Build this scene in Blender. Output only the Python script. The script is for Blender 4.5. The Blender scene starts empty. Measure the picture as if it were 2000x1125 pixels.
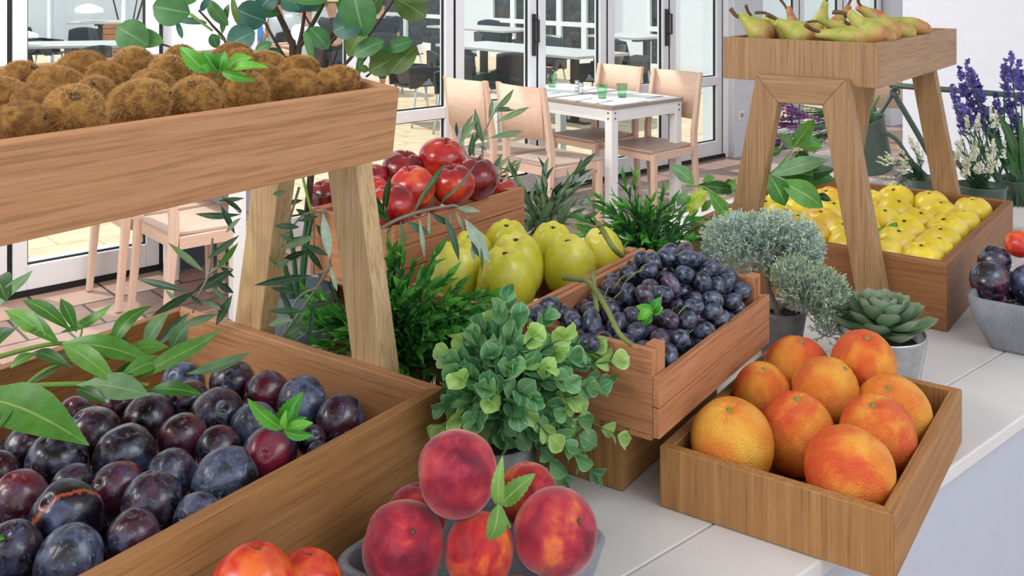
import bpy, bmesh, math, random
from mathutils import Vector, Matrix, noise
C = bpy.context.scene.collection
SC = bpy.context.scene
PI = math.pi
random.seed(7)
# ------------------------------------------------------------------ camera, world, light, exposure
F, YH, H = 1930.5, -54.4, .65          # focal length in px of a 2000 px frame, horizon row, eye height over the counter
FLOOR = -.95
cd = bpy.data.cameras.new('camera'); cam = bpy.data.objects.new('camera', cd); C.objects.link(cam)
cam.location = (0, 0, H); cam.rotation_euler = (PI/2, 0, 0)
cd.sensor_width = 36; cd.lens = 36*F/2000; cd.shift_y = -(562.5-YH)/2000; cd.clip_start = .02; cd.clip_end = 200
SC.camera = cam
SC.view_settings.view_transform = 'Standard'; SC.view_settings.look = 'None'
SC.view_settings.gamma = 1; SC.view_settings.use_curve_mapping = False
SC.view_settings.exposure = 0.36
wd = bpy.data.worlds.new('world'); SC.world = wd; wd.use_nodes = True
bg = wd.node_tree.nodes['Background']; bg.inputs[0].default_value = (.86, .93, 1, 1); bg.inputs[1].default_value = 1.1
def lamp(name, typ, loc, aim, energy, color=(1, 1, 1), size=1., sy=None, angle=None):
    l = bpy.data.lights.new(name, typ); l.energy = energy; l.color = color
    if typ == 'AREA':
        l.size = size
        if sy: l.shape = 'RECTANGLE'; l.size_y = sy
    if angle is not None: l.angle = angle
    o = bpy.data.objects.new(name, l); C.objects.link(o); o.location = loc
    o.rotation_euler = (Vector(aim)-Vector(loc)).to_track_quat('-Z', 'Y').to_euler()
    return o
lamp('sun', 'SUN', (-10, 7.5, 19), (0, 2, 0), 3.2, (1, .94, .84), angle=math.radians(2))
lamp('fill_light_left', 'AREA', (-1.9, .3, 1.75), (0, 1.6, 0), 52, (1, .97, .93), 1.6, 1.2)  # added soft area light from upper left, not a real fitting
lamp('fill_light_middle', 'AREA', (-.9, 3.6, 1.8), (0, 5.6, -.5), 84, (1, .97, .94), 2.2, 1.4)  # added fill to brighten the door frames and dining side, no lamp there
lamp('fill_light_right', 'AREA', (1.5, .4, 1.75), (.7, 1.7, 0), 15, (.93, .96, 1), 1.4, 1.2)  # weak cool fill added over the right-hand crates, no actual lamp

def P(px, py, Y): return Vector(((px-1000)*Y/F, Y, H-(py-YH)*Y/F))
def at(px, py, z): return P(px, py, (H-z)*F/(py-YH))
W = Vector((.754, .657, 0)); N = Vector((-.657, .754, 0))      # along the glass wall / away from the room
WROT = math.atan2(W.y, W.x)
# ------------------------------------------------------------------ materials
def lin(h):
    h = h.lstrip('#'); r = []
    for i in (0, 2, 4):
        c = int(h[i:i+2], 16)/255; r.append(c/12.92 if c <= .04045 else ((c+.055)/1.055)**2.4)
    return (*r, 1)
def newmat(name):
    m = bpy.data.materials.new(name); m.use_nodes = True; nt = m.node_tree
    b = nt.nodes['Principled BSDF']
    return m, nt, b
def nd(nt, t, **kw):
    n = nt.nodes.new(t)
    for k, v in kw.items():
        if k in n.inputs: n.inputs[k].default_value = v
        else: setattr(n, k, v)
    return n
def ramp(nt, fac, stops, interp='LINEAR'):
    r = nt.nodes.new('ShaderNodeValToRGB'); r.color_ramp.interpolation = interp
    el = r.color_ramp.elements
    while len(el) < len(stops): el.new(.5)
    for e, (p, c) in zip(el, stops):
        e.position = p; e.color = lin(c) if isinstance(c, str) else ((c, c, c, 1) if not hasattr(c, '__len__') else c)
    if fac is not None: nt.links.new(fac, r.inputs[0])
    return r
def mix(nt, f, a, b, mode='MIX'):
    m = nt.nodes.new('ShaderNodeMix'); m.data_type = 'RGBA'; m.blend_type = mode
    for i, v in ((0, f), (6, a), (7, b)):
        if isinstance(v, bpy.types.NodeSocket): nt.links.new(v, m.inputs[i])
        elif isinstance(v, str): m.inputs[i].default_value = lin(v)
        else: m.inputs[i].default_value = v
    return m.outputs[2]
def coords(nt, scale=(1, 1, 1), rnd=True):
    tc = nt.nodes.new('ShaderNodeTexCoord'); mp = nt.nodes.new('ShaderNodeMapping')
    mp.inputs['Scale'].default_value = scale
    if rnd:
        oi = nt.nodes.new('ShaderNodeObjectInfo'); vm = nd(nt, 'ShaderNodeVectorMath', operation='SCALE'); vm.inputs[0].default_value = (37, 53, 71)
        nt.links.new(oi.outputs['Random'], vm.inputs['Scale'])
        ad = nd(nt, 'ShaderNodeVectorMath', operation='ADD'); nt.links.new(tc.outputs['Object'], mp.inputs[0])
        nt.links.new(mp.outputs[0], ad.inputs[0]); nt.links.new(vm.outputs[0], ad.inputs[1]); return ad.outputs[0]
    nt.links.new(tc.outputs['Object'], mp.inputs[0]); return mp.outputs[0]
def noi(nt, vec, scale, detail=4, rough=.55, dist=0):
    n = nd(nt, 'ShaderNodeTexNoise'); n.inputs['Scale'].default_value = scale; n.inputs['Detail'].default_value = detail
    n.inputs['Roughness'].default_value = rough; n.inputs['Distortion'].default_value = dist
    if vec is not None: nt.links.new(vec, n.inputs['Vector'])
    return n.outputs[0]
def bump(nt, b, h, strength=.2, dist=.001):
    n = nd(nt, 'ShaderNodeBump'); n.inputs['Strength'].default_value = strength; n.inputs['Distance'].default_value = dist
    nt.links.new(h, n.inputs['Height']); nt.links.new(n.outputs[0], b.inputs['Normal']); return n
def plain(name, col, rough=.5, metal=0, spec=.5, var=0.):
    m, nt, b = newmat(name)
    b.inputs['Base Color'].default_value = lin(col); b.inputs['Roughness'].default_value = rough; b.inputs['Metallic'].default_value = metal
    b.inputs['Specular IOR Level'].default_value = spec
    v = coords(nt, rnd=False); n = noi(nt, v, 22, 5)
    r = ramp(nt, n, [(.3, 1-var), (.7, 1.0)])
    nt.links.new(mix(nt, 1., lin(col), r.outputs[0], 'MULTIPLY'), b.inputs['Base Color'])
    return m
_wood = {}
def wood(kind, axis):
    """kind: oak / beech / chair, axis: the board's grain direction in its own frame"""
    key = (kind, axis)
    if key in _wood: return _wood[key]
    pal = {'oak': ('#835a36', '#a67646', '#bf935f'), 'walnut': ('#70472a', '#93623a', '#ab7a4c'), 'pale': ('#b8946a', '#cfac7e', '#dec49c'),
           'beech': ('#9a6244', '#ba7f58', '#cf9a70'), 'tray': ('#a07048', '#bd8a60', '#d0a47c'), 'weather': ('#80603f', '#a5805a', '#be9c78'),
           'chair': ('#d2aa92', '#e6c4ad', '#f0d5c2'), 'seat': ('#b39a8b', '#c5ad9f', '#d0baae')}[kind]
    m, nt, b = newmat('wood_%s_%s' % (kind, axis))
    s = [85., 85., 85.]; s['xyz'.index(axis)] = 1.6
    v = coords(nt, s)
    big = noi(nt, v, 1.1, 5, .6, .6)
    fine = noi(nt, v, 7., 5, .75, .2)
    r = ramp(nt, big, [(-.0, pal[0]), (.5, pal[1]), (1., pal[2])])
    s2 = [260., 260., 260.]; s2['xyz'.index(axis)] = 9.
    pores = noi(nt, coords(nt, s2), 1., 2, .6)
    pr = ramp(nt, pores, [(.36, .55), (.5, 1.)])
    fr = ramp(nt, fine, [(.3, .9 if kind == 'tray' else .86), (.65, 1.05)])
    c = mix(nt, 1., r.outputs[0], fr.outputs[0], 'MULTIPLY')
    c = mix(nt, .55 if kind not in ('chair', 'seat') else .15, c, mix(nt, 1., c, pr.outputs[0], 'MULTIPLY'))
    nt.links.new(c, b.inputs['Base Color'])
    b.inputs['Roughness'].default_value = .5; b.inputs['Specular IOR Level'].default_value = .35
    bump(nt, b, pores, .12, .0006)
    _wood[key] = m; return m
def leafmat(name, a, b_, vein, trans=.3, rough=.42, edge=None, veins=True, back=None):
    m, nt, b = newmat(name)
    g = nt.nodes.new('ShaderNodeNewGeometry'); rnd = g.outputs['Random Per Island']
    col = ramp(nt, rnd, [(0, a), (1, b_)]).outputs[0]
    v = coords(nt, rnd=False); n = noi(nt, v, 60, 4)
    col = mix(nt, .45, col, ramp(nt, n, [(.3, .55), (.7, 1.35)]).outputs[0], 'MULTIPLY')
    uv = nt.nodes.new('ShaderNodeUVMap'); sp = nt.nodes.new('ShaderNodeSeparateXYZ'); nt.links.new(uv.outputs[0], sp.inputs[0])
    ab = nd(nt, 'ShaderNodeMath', operation='SUBTRACT'); nt.links.new(sp.outputs[0], ab.inputs[0]); ab.inputs[1].default_value = .5
    a2 = nd(nt, 'ShaderNodeMath', operation='ABSOLUTE'); nt.links.new(ab.outputs[0], a2.inputs[0])
    mid = ramp(nt, a2.outputs[0], [(.0, .75), (.018, .5), (.036, 0.)]).outputs[0]
    if veins:
        # side veins: stripes in (v - |u|)
        sb = nd(nt, 'ShaderNodeMath', operation='SUBTRACT'); nt.links.new(sp.outputs[1], sb.inputs[0]); nt.links.new(a2.outputs[0], sb.inputs[1])
        ml = nd(nt, 'ShaderNodeMath', operation='MULTIPLY'); nt.links.new(sb.outputs[0], ml.inputs[0]); ml.inputs[1].default_value = 60
        sn = nd(nt, 'ShaderNodeMath', operation='SINE'); nt.links.new(ml.outputs[0], sn.inputs[0])
        sv = ramp(nt, sn.outputs[0], [(.8, 0.), (1., .09)]).outputs[0]
        mid = mix(nt, 1., mid, sv, 'ADD')
    col = mix(nt, mid, col, vein)
    if edge: col = mix(nt, ramp(nt, a2.outputs[0], [(.4, 0.), (.5, .8)]).outputs[0], col, edge)
    if back: col = mix(nt, g.outputs['Backfacing'], col, back)
    nt.links.new(col, b.inputs['Base Color']); b.inputs['Roughness'].default_value = rough
    tr = nt.nodes.new('ShaderNodeBsdfTranslucent'); nt.links.new(mix(nt, 1., col, '#f4ff9a', 'MULTIPLY'), tr.inputs[0])
    ms = nt.nodes.new('ShaderNodeMixShader'); ms.inputs[0].default_value = trans
    nt.links.new(b.outputs[0], ms.inputs[1]); nt.links.new(tr.outputs[0], ms.inputs[2])
    nt.links.new(ms.outputs[0], nt.nodes['Material Output'].inputs[0])
    return m
def fruitmat(name, base, spots=(), rough=.35, bumps=None, coat=0, grad=None, speck=None, sss=.0, spec=.5):
    """base: ramp stops of a soft noise; spots: (scale, lo, hi, colour, amount) overlays; grad: colour wash toward +z"""
    m, nt, b = newmat(name); v = coords(nt, (.1, .1, .1))
    raw = coords(nt, rnd=False)
    n0 = noi(nt, v, base[0], 3, .5, .3); col = ramp(nt, n0, [(.5+(p_-.5)*.55, c_) for p_, c_ in base[1]]).outputs[0]
    for sc_, lo, hi, c, amt in spots:
        f = ramp(nt, noi(nt, v, sc_, 5, .6, .6), [(.5+(lo-.5)*.6, 0.), (.5+(hi-.5)*.6, amt)]).outputs[0]
        col = mix(nt, f, col, c)
    if grad:
        sp = nt.nodes.new('ShaderNodeSeparateXYZ'); nt.links.new(raw, sp.inputs[0])
        f = ramp(nt, None, [(0., 0.), (1., grad[3])]).outputs[0]
        mr = nd(nt, 'ShaderNodeMapRange'); nt.links.new(sp.outputs[2], mr.inputs[0]); mr.inputs[1].default_value = grad[0]; mr.inputs[2].default_value = grad[1]; mr.inputs[4].default_value = grad[3]
        col = mix(nt, mr.outputs[0], col, grad[2])
    if speck:
        vo = nd(nt, 'ShaderNodeTexVoronoi'); nt.links.new(v, vo.inputs['Vector']); vo.inputs['Scale'].default_value = speck[0]
        f = ramp(nt, vo.outputs['Distance'], [(speck[1], speck[3]), (speck[1]+.06, 0.)]).outputs[0]
        col = mix(nt, f, col, speck[2])
    nt.links.new(col, b.inputs['Base Color'])
    rr = ramp(nt, noi(nt, v, 30, 4), [(.35, rough*.8), (.7, min(1, rough*1.35))]).outputs[0]
    nt.links.new(rr, b.inputs['Roughness']); b.inputs['Coat Weight'].default_value = coat; b.inputs['Coat Roughness'].default_value = .12
    b.inputs['Specular IOR Level'].default_value = spec
    if sss:
        b.inputs['Subsurface Weight'].default_value = sss; b.inputs['Subsurface Radius'].default_value = (.01, .004, .002)
    if bumps:
        vo = nd(nt, 'ShaderNodeTexVoronoi'); nt.links.new(v, vo.inputs['Vector']); vo.inputs['Scale'].default_value = bumps[0]
        bump(nt, b, vo.outputs['Distance'] if bumps[1] > 0 else noi(nt, v, bumps[0], 4), abs(bumps[1]), bumps[2])
    return m
M = {}
M['white'] = plain('white_paint', '#f2f2f2', .45, var=.03)
M['wall'] = plain('wall_plaster', '#dfe3ea', .8, var=.03)
M['frame'] = plain('white_aluminium', '#eceef2', .32, var=.03)
M['gasket'] = plain('black_gasket', '#101216', .6)
M['counter'] = plain('counter_board', '#dcd9d7', .42, var=.05)
M['panel'] = plain('counter_panel', '#bdc1cc', .6, var=.04)
M['black_plastic'] = plain('black_plastic', '#2a2f36', .38, var=.1)
M['dark_inside'] = plain('dark_interior', '#23272c', .6, var=.5)
M['dark_metal'] = plain('dark_metal', '#2b2d30', .4, .3)
M['steel'] = plain('brushed_steel', '#c8ccd2', .28, 1)
M['alu'] = plain('aluminium_tube', '#d5d8dc', .35, .8)
M['green_metal'] = plain('green_painted_metal', '#56645a', .42, .3, var=.12)
M['table_grey'] = plain('grey_table_laminate', '#b9b4b2', .4, var=.08)
M['table_edge'] = plain('grey_brown_table_edge', '#a8988c', .6, var=.2)
M['paper'] = plain('white_paper', '#f6f7fa', .7)
M['socket'] = plain('socket_plastic', '#f4f4f4', .35)
M['soil'] = plain('soil', '#33261e', .95, var=.5)
M['twig'] = plain('brown_twig', '#4a382c', .7, var=.3)
M['olive_twig'] = plain('olive_twig', '#8d8f7c', .75, var=.2)
M['green_stem'] = plain('green_stem', '#7da048', .5, var=.2)
M['dark_stem'] = plain('dark_green_stem', '#2f5a34', .5, var=.2)
M['coral_stem'] = plain('dusty_brown_stem', '#7b7164', .8, var=.2)
M['calyx'] = plain('dried_calyx', '#463a22', .9, var=.4)
M['button'] = plain('green_stem_button', '#8f9a55', .8, var=.3)
M['kiwi_end'] = plain('dried_kiwi_end', '#2c211b', .95, var=.4)
M['pear_stem'] = plain('pear_stem', '#6d5030', .7, var=.4)
M['grape_stem'] = plain('grape_stem', '#7f8a44', .6, var=.3)
M['skirting'] = plain('blue_grey_skirting', '#4d5a63', .6)
M['pebble'] = plain('pebble', '#8a8478', .9)
def pot_metal(name, c0, c1, rough=.35, metal=.8, sc=8):
    m, nt, b = newmat(name); v = coords(nt, rnd=False); col = ramp(nt, noi(nt, v, sc*8, 6, .7), [(.3, c0), (.7, c1)]).outputs[0]
    nt.links.new(col, b.inputs['Base Color']); b.inputs['Roughness'].default_value = rough; b.inputs['Metallic'].default_value = metal; return m
M['zinc'] = pot_metal('zinc_bucket_metal', '#b5b7ba', '#cfd1d4', .34, .85)
M['grey_pot'] = pot_metal('dull_grey_pot', '#6d6d70', '#8b8a8c', .6, .2)
def stone():
    m, nt, b = newmat('grey_stone_bowl'); v = coords(nt, rnd=False)
    a = noi(nt, v, 260, 6, .75); c = ramp(nt, a, [(.3, '#55585e'), (.55, '#7b7f86'), (.75, '#a0a4aa')]).outputs[0]
    c = mix(nt, .5, c, ramp(nt, noi(nt, v, 14, 4), [(.3, '#6c6f75'), (.7, '#9a9da3')]).outputs[0])
    nt.links.new(c, b.inputs['Base Color']); b.inputs['Roughness'].default_value = .7; bump(nt, b, a, .25, .0008); return m
M['stone'] = stone()
def glass(name, tint, rough=0, alpha_mix=.86):
    m, nt, b = newmat(name)
    tp = nt.nodes.new('ShaderNodeBsdfTransparent'); tp.inputs[0].default_value = lin(tint)
    gl = nt.nodes.new('ShaderNodeBsdfGlossy'); gl.inputs['Roughness'].default_value = rough+.01
    fr = nt.nodes.new('ShaderNodeLayerWeight'); fr.inputs[0].default_value = .12
    mr = nd(nt, 'ShaderNodeMapRange'); nt.links.new(fr.outputs['Fresnel'], mr.inputs[0]); mr.inputs[3].default_value = .02; mr.inputs[4].default_value = 1-alpha_mix+.3
    ms = nt.nodes.new('ShaderNodeMixShader'); nt.links.new(mr.outputs[0], ms.inputs[0])
    nt.links.new(tp.outputs[0], ms.inputs[1]); nt.links.new(gl.outputs[0], ms.inputs[2]); nt.links.new(ms.outputs[0], nt.nodes['Material Output'].inputs[0])
    return m
M['glass'] = glass('window_glass', '#f4fafa')
M['tumbler'] = glass('green_tumbler_glass', '#e4f6e9', alpha_mix=.8)
M['clear'] = glass('clear_glass', '#f0f4f4', alpha_mix=.8)
def brickmat(name, c1, c2, mortar, w, h, off=.5, msize=.006, rough=.5, var=.35, ms=.0):
    m, nt, b = newmat(name); v = coords(nt, rnd=False)
    br = nd(nt, 'ShaderNodeTexBrick'); nt.links.new(v, br.inputs['Vector']); br.offset = off
    br.inputs['Color1'].default_value = lin(c1); br.inputs['Color2'].default_value = lin(c2); br.inputs['Mortar'].default_value = lin(mortar)
    br.inputs['Scale'].default_value = 1; br.inputs['Mortar Size'].default_value = msize; br.inputs['Brick Width'].default_value = w; br.inputs['Row Height'].default_value = h
    br.inputs['Mortar Smooth'].default_value = .3
    r = ramp(nt, noi(nt, v, 6, 5), [(.3, 1-var), (.7, 1.08)]).outputs[0]
    nt.links.new(mix(nt, 1., br.outputs[0], r, 'MULTIPLY'), b.inputs['Base Color']); b.inputs['Roughness'].default_value = rough
    return m
M['floor'] = brickmat('terracotta_tiles', '#b99a8c', '#a98778', '#4a4140', .33, .33, .5, .008, .32, .18)
M['terrace'] = brickmat('stamped_sandstone_paving', '#d6bea0', '#cfb696', '#bfa486', .42, .3, .5, .012, .85, .22)
M['grate'] = brickmat('drain_grate', '#7f8fa0', '#93a2b2', '#e0e4e8', .03, .02, .5, .007, .5, .1)
# leaves
M['laurel'] = leafmat('laurel_leaf', '#3a7a2c', '#6fae4c', '#b4d084', .3, .36)
M['laurel_grey'] = leafmat('laurel_leaf_underside', '#5e8e62', '#7fa878', '#b7cf9c', .3, .5)
M['laurel_dark'] = leafmat('laurel_leaf_dark', '#1f4a1c', '#35692a', '#8fae62', .25, .35)
M['lime'] = leafmat('young_yellow_leaf', '#a8c832', '#c6d94e', '#e2ee96', .4, .4)
M['mint'] = leafmat('mint_leaf', '#3f9a28', '#76c842', '#c3e69a', .35, .45)
M['mint2'] = leafmat('soft_mint_leaf', '#6b9c45', '#93bb63', '#c2d99a', .3, .5)
M['olive'] = leafmat('olive_leaf', '#264a36', '#44694a', '#8aa67c', .15, .42, veins=False, back='#9db3a2')
M['olive_light'] = leafmat('pale_olive_leaf', '#4f7256', '#7d9b74', '#b4c7a4', .25, .42, veins=False, back='#a9bfae')
M['olive_silver'] = leafmat('silvery_olive_leaf', '#a4bfae', '#c2d6c8', '#dfe9df', .25, .5, veins=False)
M['euc'] = leafmat('eucalyptus_leaf', '#38703e', '#5a9052', '#86ac70', .25, .45, veins=True)
M['euc_blue'] = leafmat('blue_eucalyptus_leaf', '#235448', '#3f7a68', '#6fa08c', .2, .45, veins=False)
M['euc_olive'] = leafmat('olive_green_eucalyptus_leaf', '#47642a', '#63803a', '#86a058', .25, .45)
M['grass'] = leafmat('bright_green_grass_leaf', '#38883a', '#6cbc50', '#8fd070', .3, .38, veins=False)
M['grass_dark'] = leafmat('deep_green_grass_leaf', '#1f5428', '#3f7f40', '#549450', .25, .4, veins=False)
M['bush'] = leafmat('small_round_leaf', '#4a8a5c', '#84b57c', '#a5cf9c', .25, .45, edge='#a9d3a0', veins=False)
M['bush_tip'] = leafmat('young_round_leaf', '#9cc870', '#bfe08c', '#d8eeb0', .35, .45, edge='#d3ecb0', veins=False)
M['coral'] = leafmat('blue_grey_sprig', '#a6bfbf', '#cbdcd8', '#dce8e2', .15, .7, veins=False)
M['coral_tip'] = leafmat('pale_green_sprig', '#c2d6ac', '#dae8c2', '#e2eecc', .15, .7, veins=False)
M['coral_green'] = leafmat('grey_green_sprig', '#8da190', '#b4c29c', '#c6d2a8', .15, .7, veins=False)
M['heather'] = leafmat('dark_needle_leaf', '#2a4f28', '#3f6b34', '#5f8a4c', .15, .5, veins=False)
M['white_bloom'] = leafmat('white_bloom', '#e6e2d4', '#f6f4ee', '#ffffff', .2, .7, veins=False)
M['violet_bloom'] = leafmat('violet_bloom', '#5a4ea6', '#8277c6', '#a195dc', .2, .6, veins=False)
M['lilac_bloom'] = leafmat('lilac_bloom', '#86508e', '#b07cba', '#cfa2d4', .2, .6, veins=False)
def succ():
    m, nt, b = newmat('succulent_leaf'); g = nt.nodes.new('ShaderNodeNewGeometry')
    c = ramp(nt, g.outputs['Random Per Island'], [(0, '#5f8258'), (.6, '#7fa179'), (1, '#94a98d')]).outputs[0]
    uv = nt.nodes.new('ShaderNodeUVMap'); sp = nt.nodes.new('ShaderNodeSeparateXYZ'); nt.links.new(uv.outputs[0], sp.inputs[0])
    c = mix(nt, ramp(nt, sp.outputs[1], [(.8, 0.), (1., .55)]).outputs[0], c, '#a58f90')
    nt.links.new(c, b.inputs['Base Color']); b.inputs['Roughness'].default_value = .5; return m
M['succulent'] = succ()
# fruit
M['plum'] = fruitmat('plum_skin', (7, [(.25, '#120a12'), (.5, '#1c0f1c'), (.72, '#3a1424')]),
    [(20, .45, .8, '#5b6a8e', .6), (9, .58, .72, '#5e1a30', .65), (45, .62, .8, '#8c96b0', .5)], .26, (240, -.35, .0006), coat=.5)
M['plum_red'] = fruitmat('reddish_plum_skin', (7, [(.25, '#2a0d1b'), (.5, '#4d1528'), (.75, '#6b1c30')]),
    [(16, .5, .8, '#5a5f80', .5), (40, .62, .8, '#8c96b0', .45)], .28, (240, -.35, .0006), coat=.5)
M['plum_blue'] = fruitmat('frosted_blue_plum_skin', (7, [(.25, '#12141f'), (.5, '#262c40'), (.75, '#3b2238')]),
    [(14, .4, .75, '#7080a6', .75), (40, .6, .8, '#a4b2cc', .5)], .33, (240, -.35, .0006), coat=.4)
M['plum_patch'] = fruitmat('red_patched_plum_skin', (7, [(.25, '#140c16'), (.5, '#241222'), (.75, '#3a1830')]), [(14, .5, .8, '#5f6a90', .6)], .28, (240, -.35, .0006), coat=.5, grad=(.55, .85, '#8c1a34', .85))
def scar():
    m = fruitmat('scarred_plum_skin', (7, [(.25, '#120c16'), (.5, '#1c1422'), (.75, '#2a1a34')]), [(14, .5, .8, '#5f6e98', .7)], .26, (240, -.35, .0006), coat=.5)
    nt = m.node_tree; b = nt.nodes['Principled BSDF']; old = b.inputs['Base Color'].links[0].from_socket
    v = coords(nt, rnd=False); sp = nt.nodes.new('ShaderNodeSeparateXYZ'); nt.links.new(v, sp.inputs[0])
    n = noi(nt, v, 5, 4); a = nd(nt, 'ShaderNodeMath', operation='MULTIPLY_ADD'); nt.links.new(n, a.inputs[0]); a.inputs[1].default_value = .35; nt.links.new(sp.outputs[0], a.inputs[2])
    c = nd(nt, 'ShaderNodeMath', operation='SUBTRACT'); nt.links.new(a.outputs[0], c.inputs[0]); c.inputs[1].default_value = .02; d = nd(nt, 'ShaderNodeMath', operation='ABSOLUTE'); nt.links.new(c.outputs[0], d.inputs[0])
    nt.links.new(mix(nt, ramp(nt, d.outputs[0], [(.03, .9), (.09, 0.)]).outputs[0], old, '#b4593c'), b.inputs['Base Color']); return m
M['plum_scar'] = scar()
M['kiwi'] = fruitmat('kiwi_skin', (30, [(.3, '#6e4c2a'), (.6, '#96703a'), (.8, '#a38048')]), [], .9, (500, .5, .0008), spec=.1)
def fuzz():
    m, nt, b = newmat('kiwi_fuzz'); oi = nt.nodes.new('ShaderNodeObjectInfo')
    c = ramp(nt, oi.outputs['Random'], [(0, '#b5875a'), (.35, '#c89b60'), (.7, '#d6b078'), (1, '#a97c5c')]).outputs[0]
    g = nt.nodes.new('ShaderNodeNewGeometry'); c = mix(nt, .5, c, ramp(nt, g.outputs['Random Per Island'], [(0, .55), (1, 1.5)]).outputs[0], 'MULTIPLY')
    nt.links.new(c, b.inputs['Base Color']); b.inputs['Roughness'].default_value = .7; b.inputs['Specular IOR Level'].default_value = .2; return m
M['fuzz'] = fuzz()
M['red_apple'] = fruitmat('red_apple_skin', (8, [(.25, '#7c0f14'), (.5, '#ad1a1c'), (.8, '#cf4426')]), [(14, .5, .8, '#7a0f22', .6)], .2, None, coat=.4, speck=(260, .1, '#eab59a', .55))
M['dark_apple'] = fruitmat('dark_red_apple_skin', (8, [(.25, '#4a0812'), (.5, '#74101c'), (.8, '#8f1a20')]), [], .2, None, coat=.4, speck=(260, .1, '#c98a80', .5))
M['orange_apple'] = fruitmat('orange_red_apple_skin', (6, [(.25, '#a8191c'), (.5, '#cc3024'), (.75, '#dd7a3a')]), [], .2, None, coat=.4, speck=(260, .1, '#f2c6a0', .55))
M['green_apple'] = fruitmat('yellow_green_apple_skin', (7, [(.3, '#c2be30'), (.6, '#dad146'), (.8, '#e2da68')]), [], .3, None, coat=.2, speck=(170, .05, '#7c7a2c', .6))
M['yellow_apple'] = fruitmat('yellow_apple_skin', (7, [(.3, '#dcc22c'), (.6, '#ecd23e'), (.8, '#efd858')]), [], .33, None, coat=.15, speck=(200, .05, '#9a8a30', .5))
M['amber_apple'] = fruitmat('amber_yellow_apple_skin', (7, [(.3, '#d9a62c'), (.6, '#e9bd3c'), (.8, '#e8c850')]), [], .33, None, coat=.15, speck=(200, .05, '#9a7a30', .5))
M['peach'] = fruitmat('peach_skin', (11, [(.15, '#641226'), (.45, '#8f1c34'), (.65, '#b4303a'), (.85, '#dd7038')]),
    [(22, .5, .8, '#b04a5a', .5)], .55, (700, .2, .0005), sss=.05, spec=.25)
M['peach_light'] = fruitmat('orange_red_peach_skin', (11, [(.15, '#8c1828'), (.42, '#bf302c'), (.6, '#dc622c'), (.85, '#eca03c')]),
    [(22, .5, .8, '#b8484a', .5)], .52, (700, .2, .0005), sss=.05, spec=.25)
for k_ in ('peach', 'peach_light'): b_ = M[k_].node_tree.nodes['Principled BSDF']; b_.inputs['Sheen Weight'].default_value = .6; b_.inputs['Sheen Roughness'].default_value = .4; b_.inputs['Sheen Tint'].default_value = (1, .75, .75, 1)
M['nectarine'] = fruitmat('red_nectarine_skin', (13, [(.25, '#a81c1c'), (.5, '#cf3a24'), (.75, '#e0682c')]), [], .35, None, coat=.2, speck=(260, .08, '#e8a070', .5))
M['grapefruit'] = fruitmat('grapefruit_skin', (9, [(.3, '#de5a24'), (.5, '#e8802a'), (.7, '#f0a238')]), [(7, .5, .7, '#d94a2c', .75)], .36, (420, .8, .0016), spec=.45)
M['grapefruit_pale'] = fruitmat('yellow_orange_grapefruit_skin', (9, [(.3, '#e4802a'), (.55, '#eda038'), (.8, '#f0b444')]), [(7, .55, .75, '#dd6030', .65)], .36, (420, .8, .0016), spec=.45)
M['pear'] = fruitmat('pear_skin', (22, [(.3, '#98a044'), (.5, '#aeb052'), (.7, '#b8ac5a')]), [(60, .6, .75, '#8a7a3c', .4)], .45, (400, .15, .0005), grad=(-.05, -.62, '#b8694a', .75), speck=(420, .09, '#6a6028', .5))
M['pear_red'] = fruitmat('blushed_pear_skin', (20, [(.3, '#a9644a'), (.5, '#b5834a'), (.7, '#a3a04a')]), [(60, .6, .75, '#8a7a3c', .4)], .42, (400, .15, .0005), speck=(420, .09, '#6a4028', .5))
def grapemat(name, stops, bloom):
    m, nt, b = newmat(name); v = coords(nt, (.04, .04, .04))
    oi = nt.nodes.new('ShaderNodeObjectInfo'); c = ramp(nt, oi.outputs['Random'], stops).outputs[0]
    f = ramp(nt, noi(nt, v, 55, 4, .6, .5), [(.42, 0.), (.62, bloom)]).outputs[0]
    nt.links.new(mix(nt, f, c, '#66738f'), b.inputs['Base Color']); b.inputs['Roughness'].default_value = .3; b.inputs['Coat Weight'].default_value = .3; b.inputs['Coat Roughness'].default_value = .15
    return m
M['grape'] = grapemat('black_grape_skin', [(0, '#0b0e19'), (.5, '#131a2c'), (.8, '#191322'), (1, '#201626')], .72)
M['grape_red'] = grapemat('purple_grape_skin', [(0, '#1c0f1e'), (.4, '#141a2a'), (.7, '#3a1628'), (1, '#4d1c30')], .65)
M['bud'] = plain('tiny_fruit_bud', '#a09040', .6)
# ------------------------------------------------------------------ mesh helpers
def link(name, me, mat, parent=None, smooth=True):
    if mat is not None: me.materials.append(mat)
    if smooth: me.polygons.foreach_set('use_smooth', [True]*len(me.polygons))
    o = bpy.data.objects.new(name, me); C.objects.link(o)
    if parent is not None: o.parent = parent
    return o
def ob(name, bm, mat, parent=None, smooth=False, bev=0, loc=None, rot=None):
    bmesh.ops.recalc_face_normals(bm, faces=bm.faces)
    if bev: bmesh.ops.bevel(bm, geom=list(bm.edges), offset=bev, segments=2, affect='EDGES', profile=.5)
    me = bpy.data.meshes.new(name); bm.to_mesh(me); bm.free()
    o = link(name, me, mat, parent, smooth)
    if loc is not None: o.location = loc
    if rot is not None: o.rotation_euler = rot
    return o
def ob_raw(name, bm, mat, parent=None, smooth=True):
    me = bpy.data.meshes.new(name); bm.to_mesh(me); bm.free(); return link(name, me, mat, parent, smooth)
def tag(o, label=None, cat=None, group=None, kind=None):
    if label: o['label'] = label
    if cat: o['category'] = cat
    if group: o['group'] = group
    if kind: o['kind'] = kind
    return o
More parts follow.
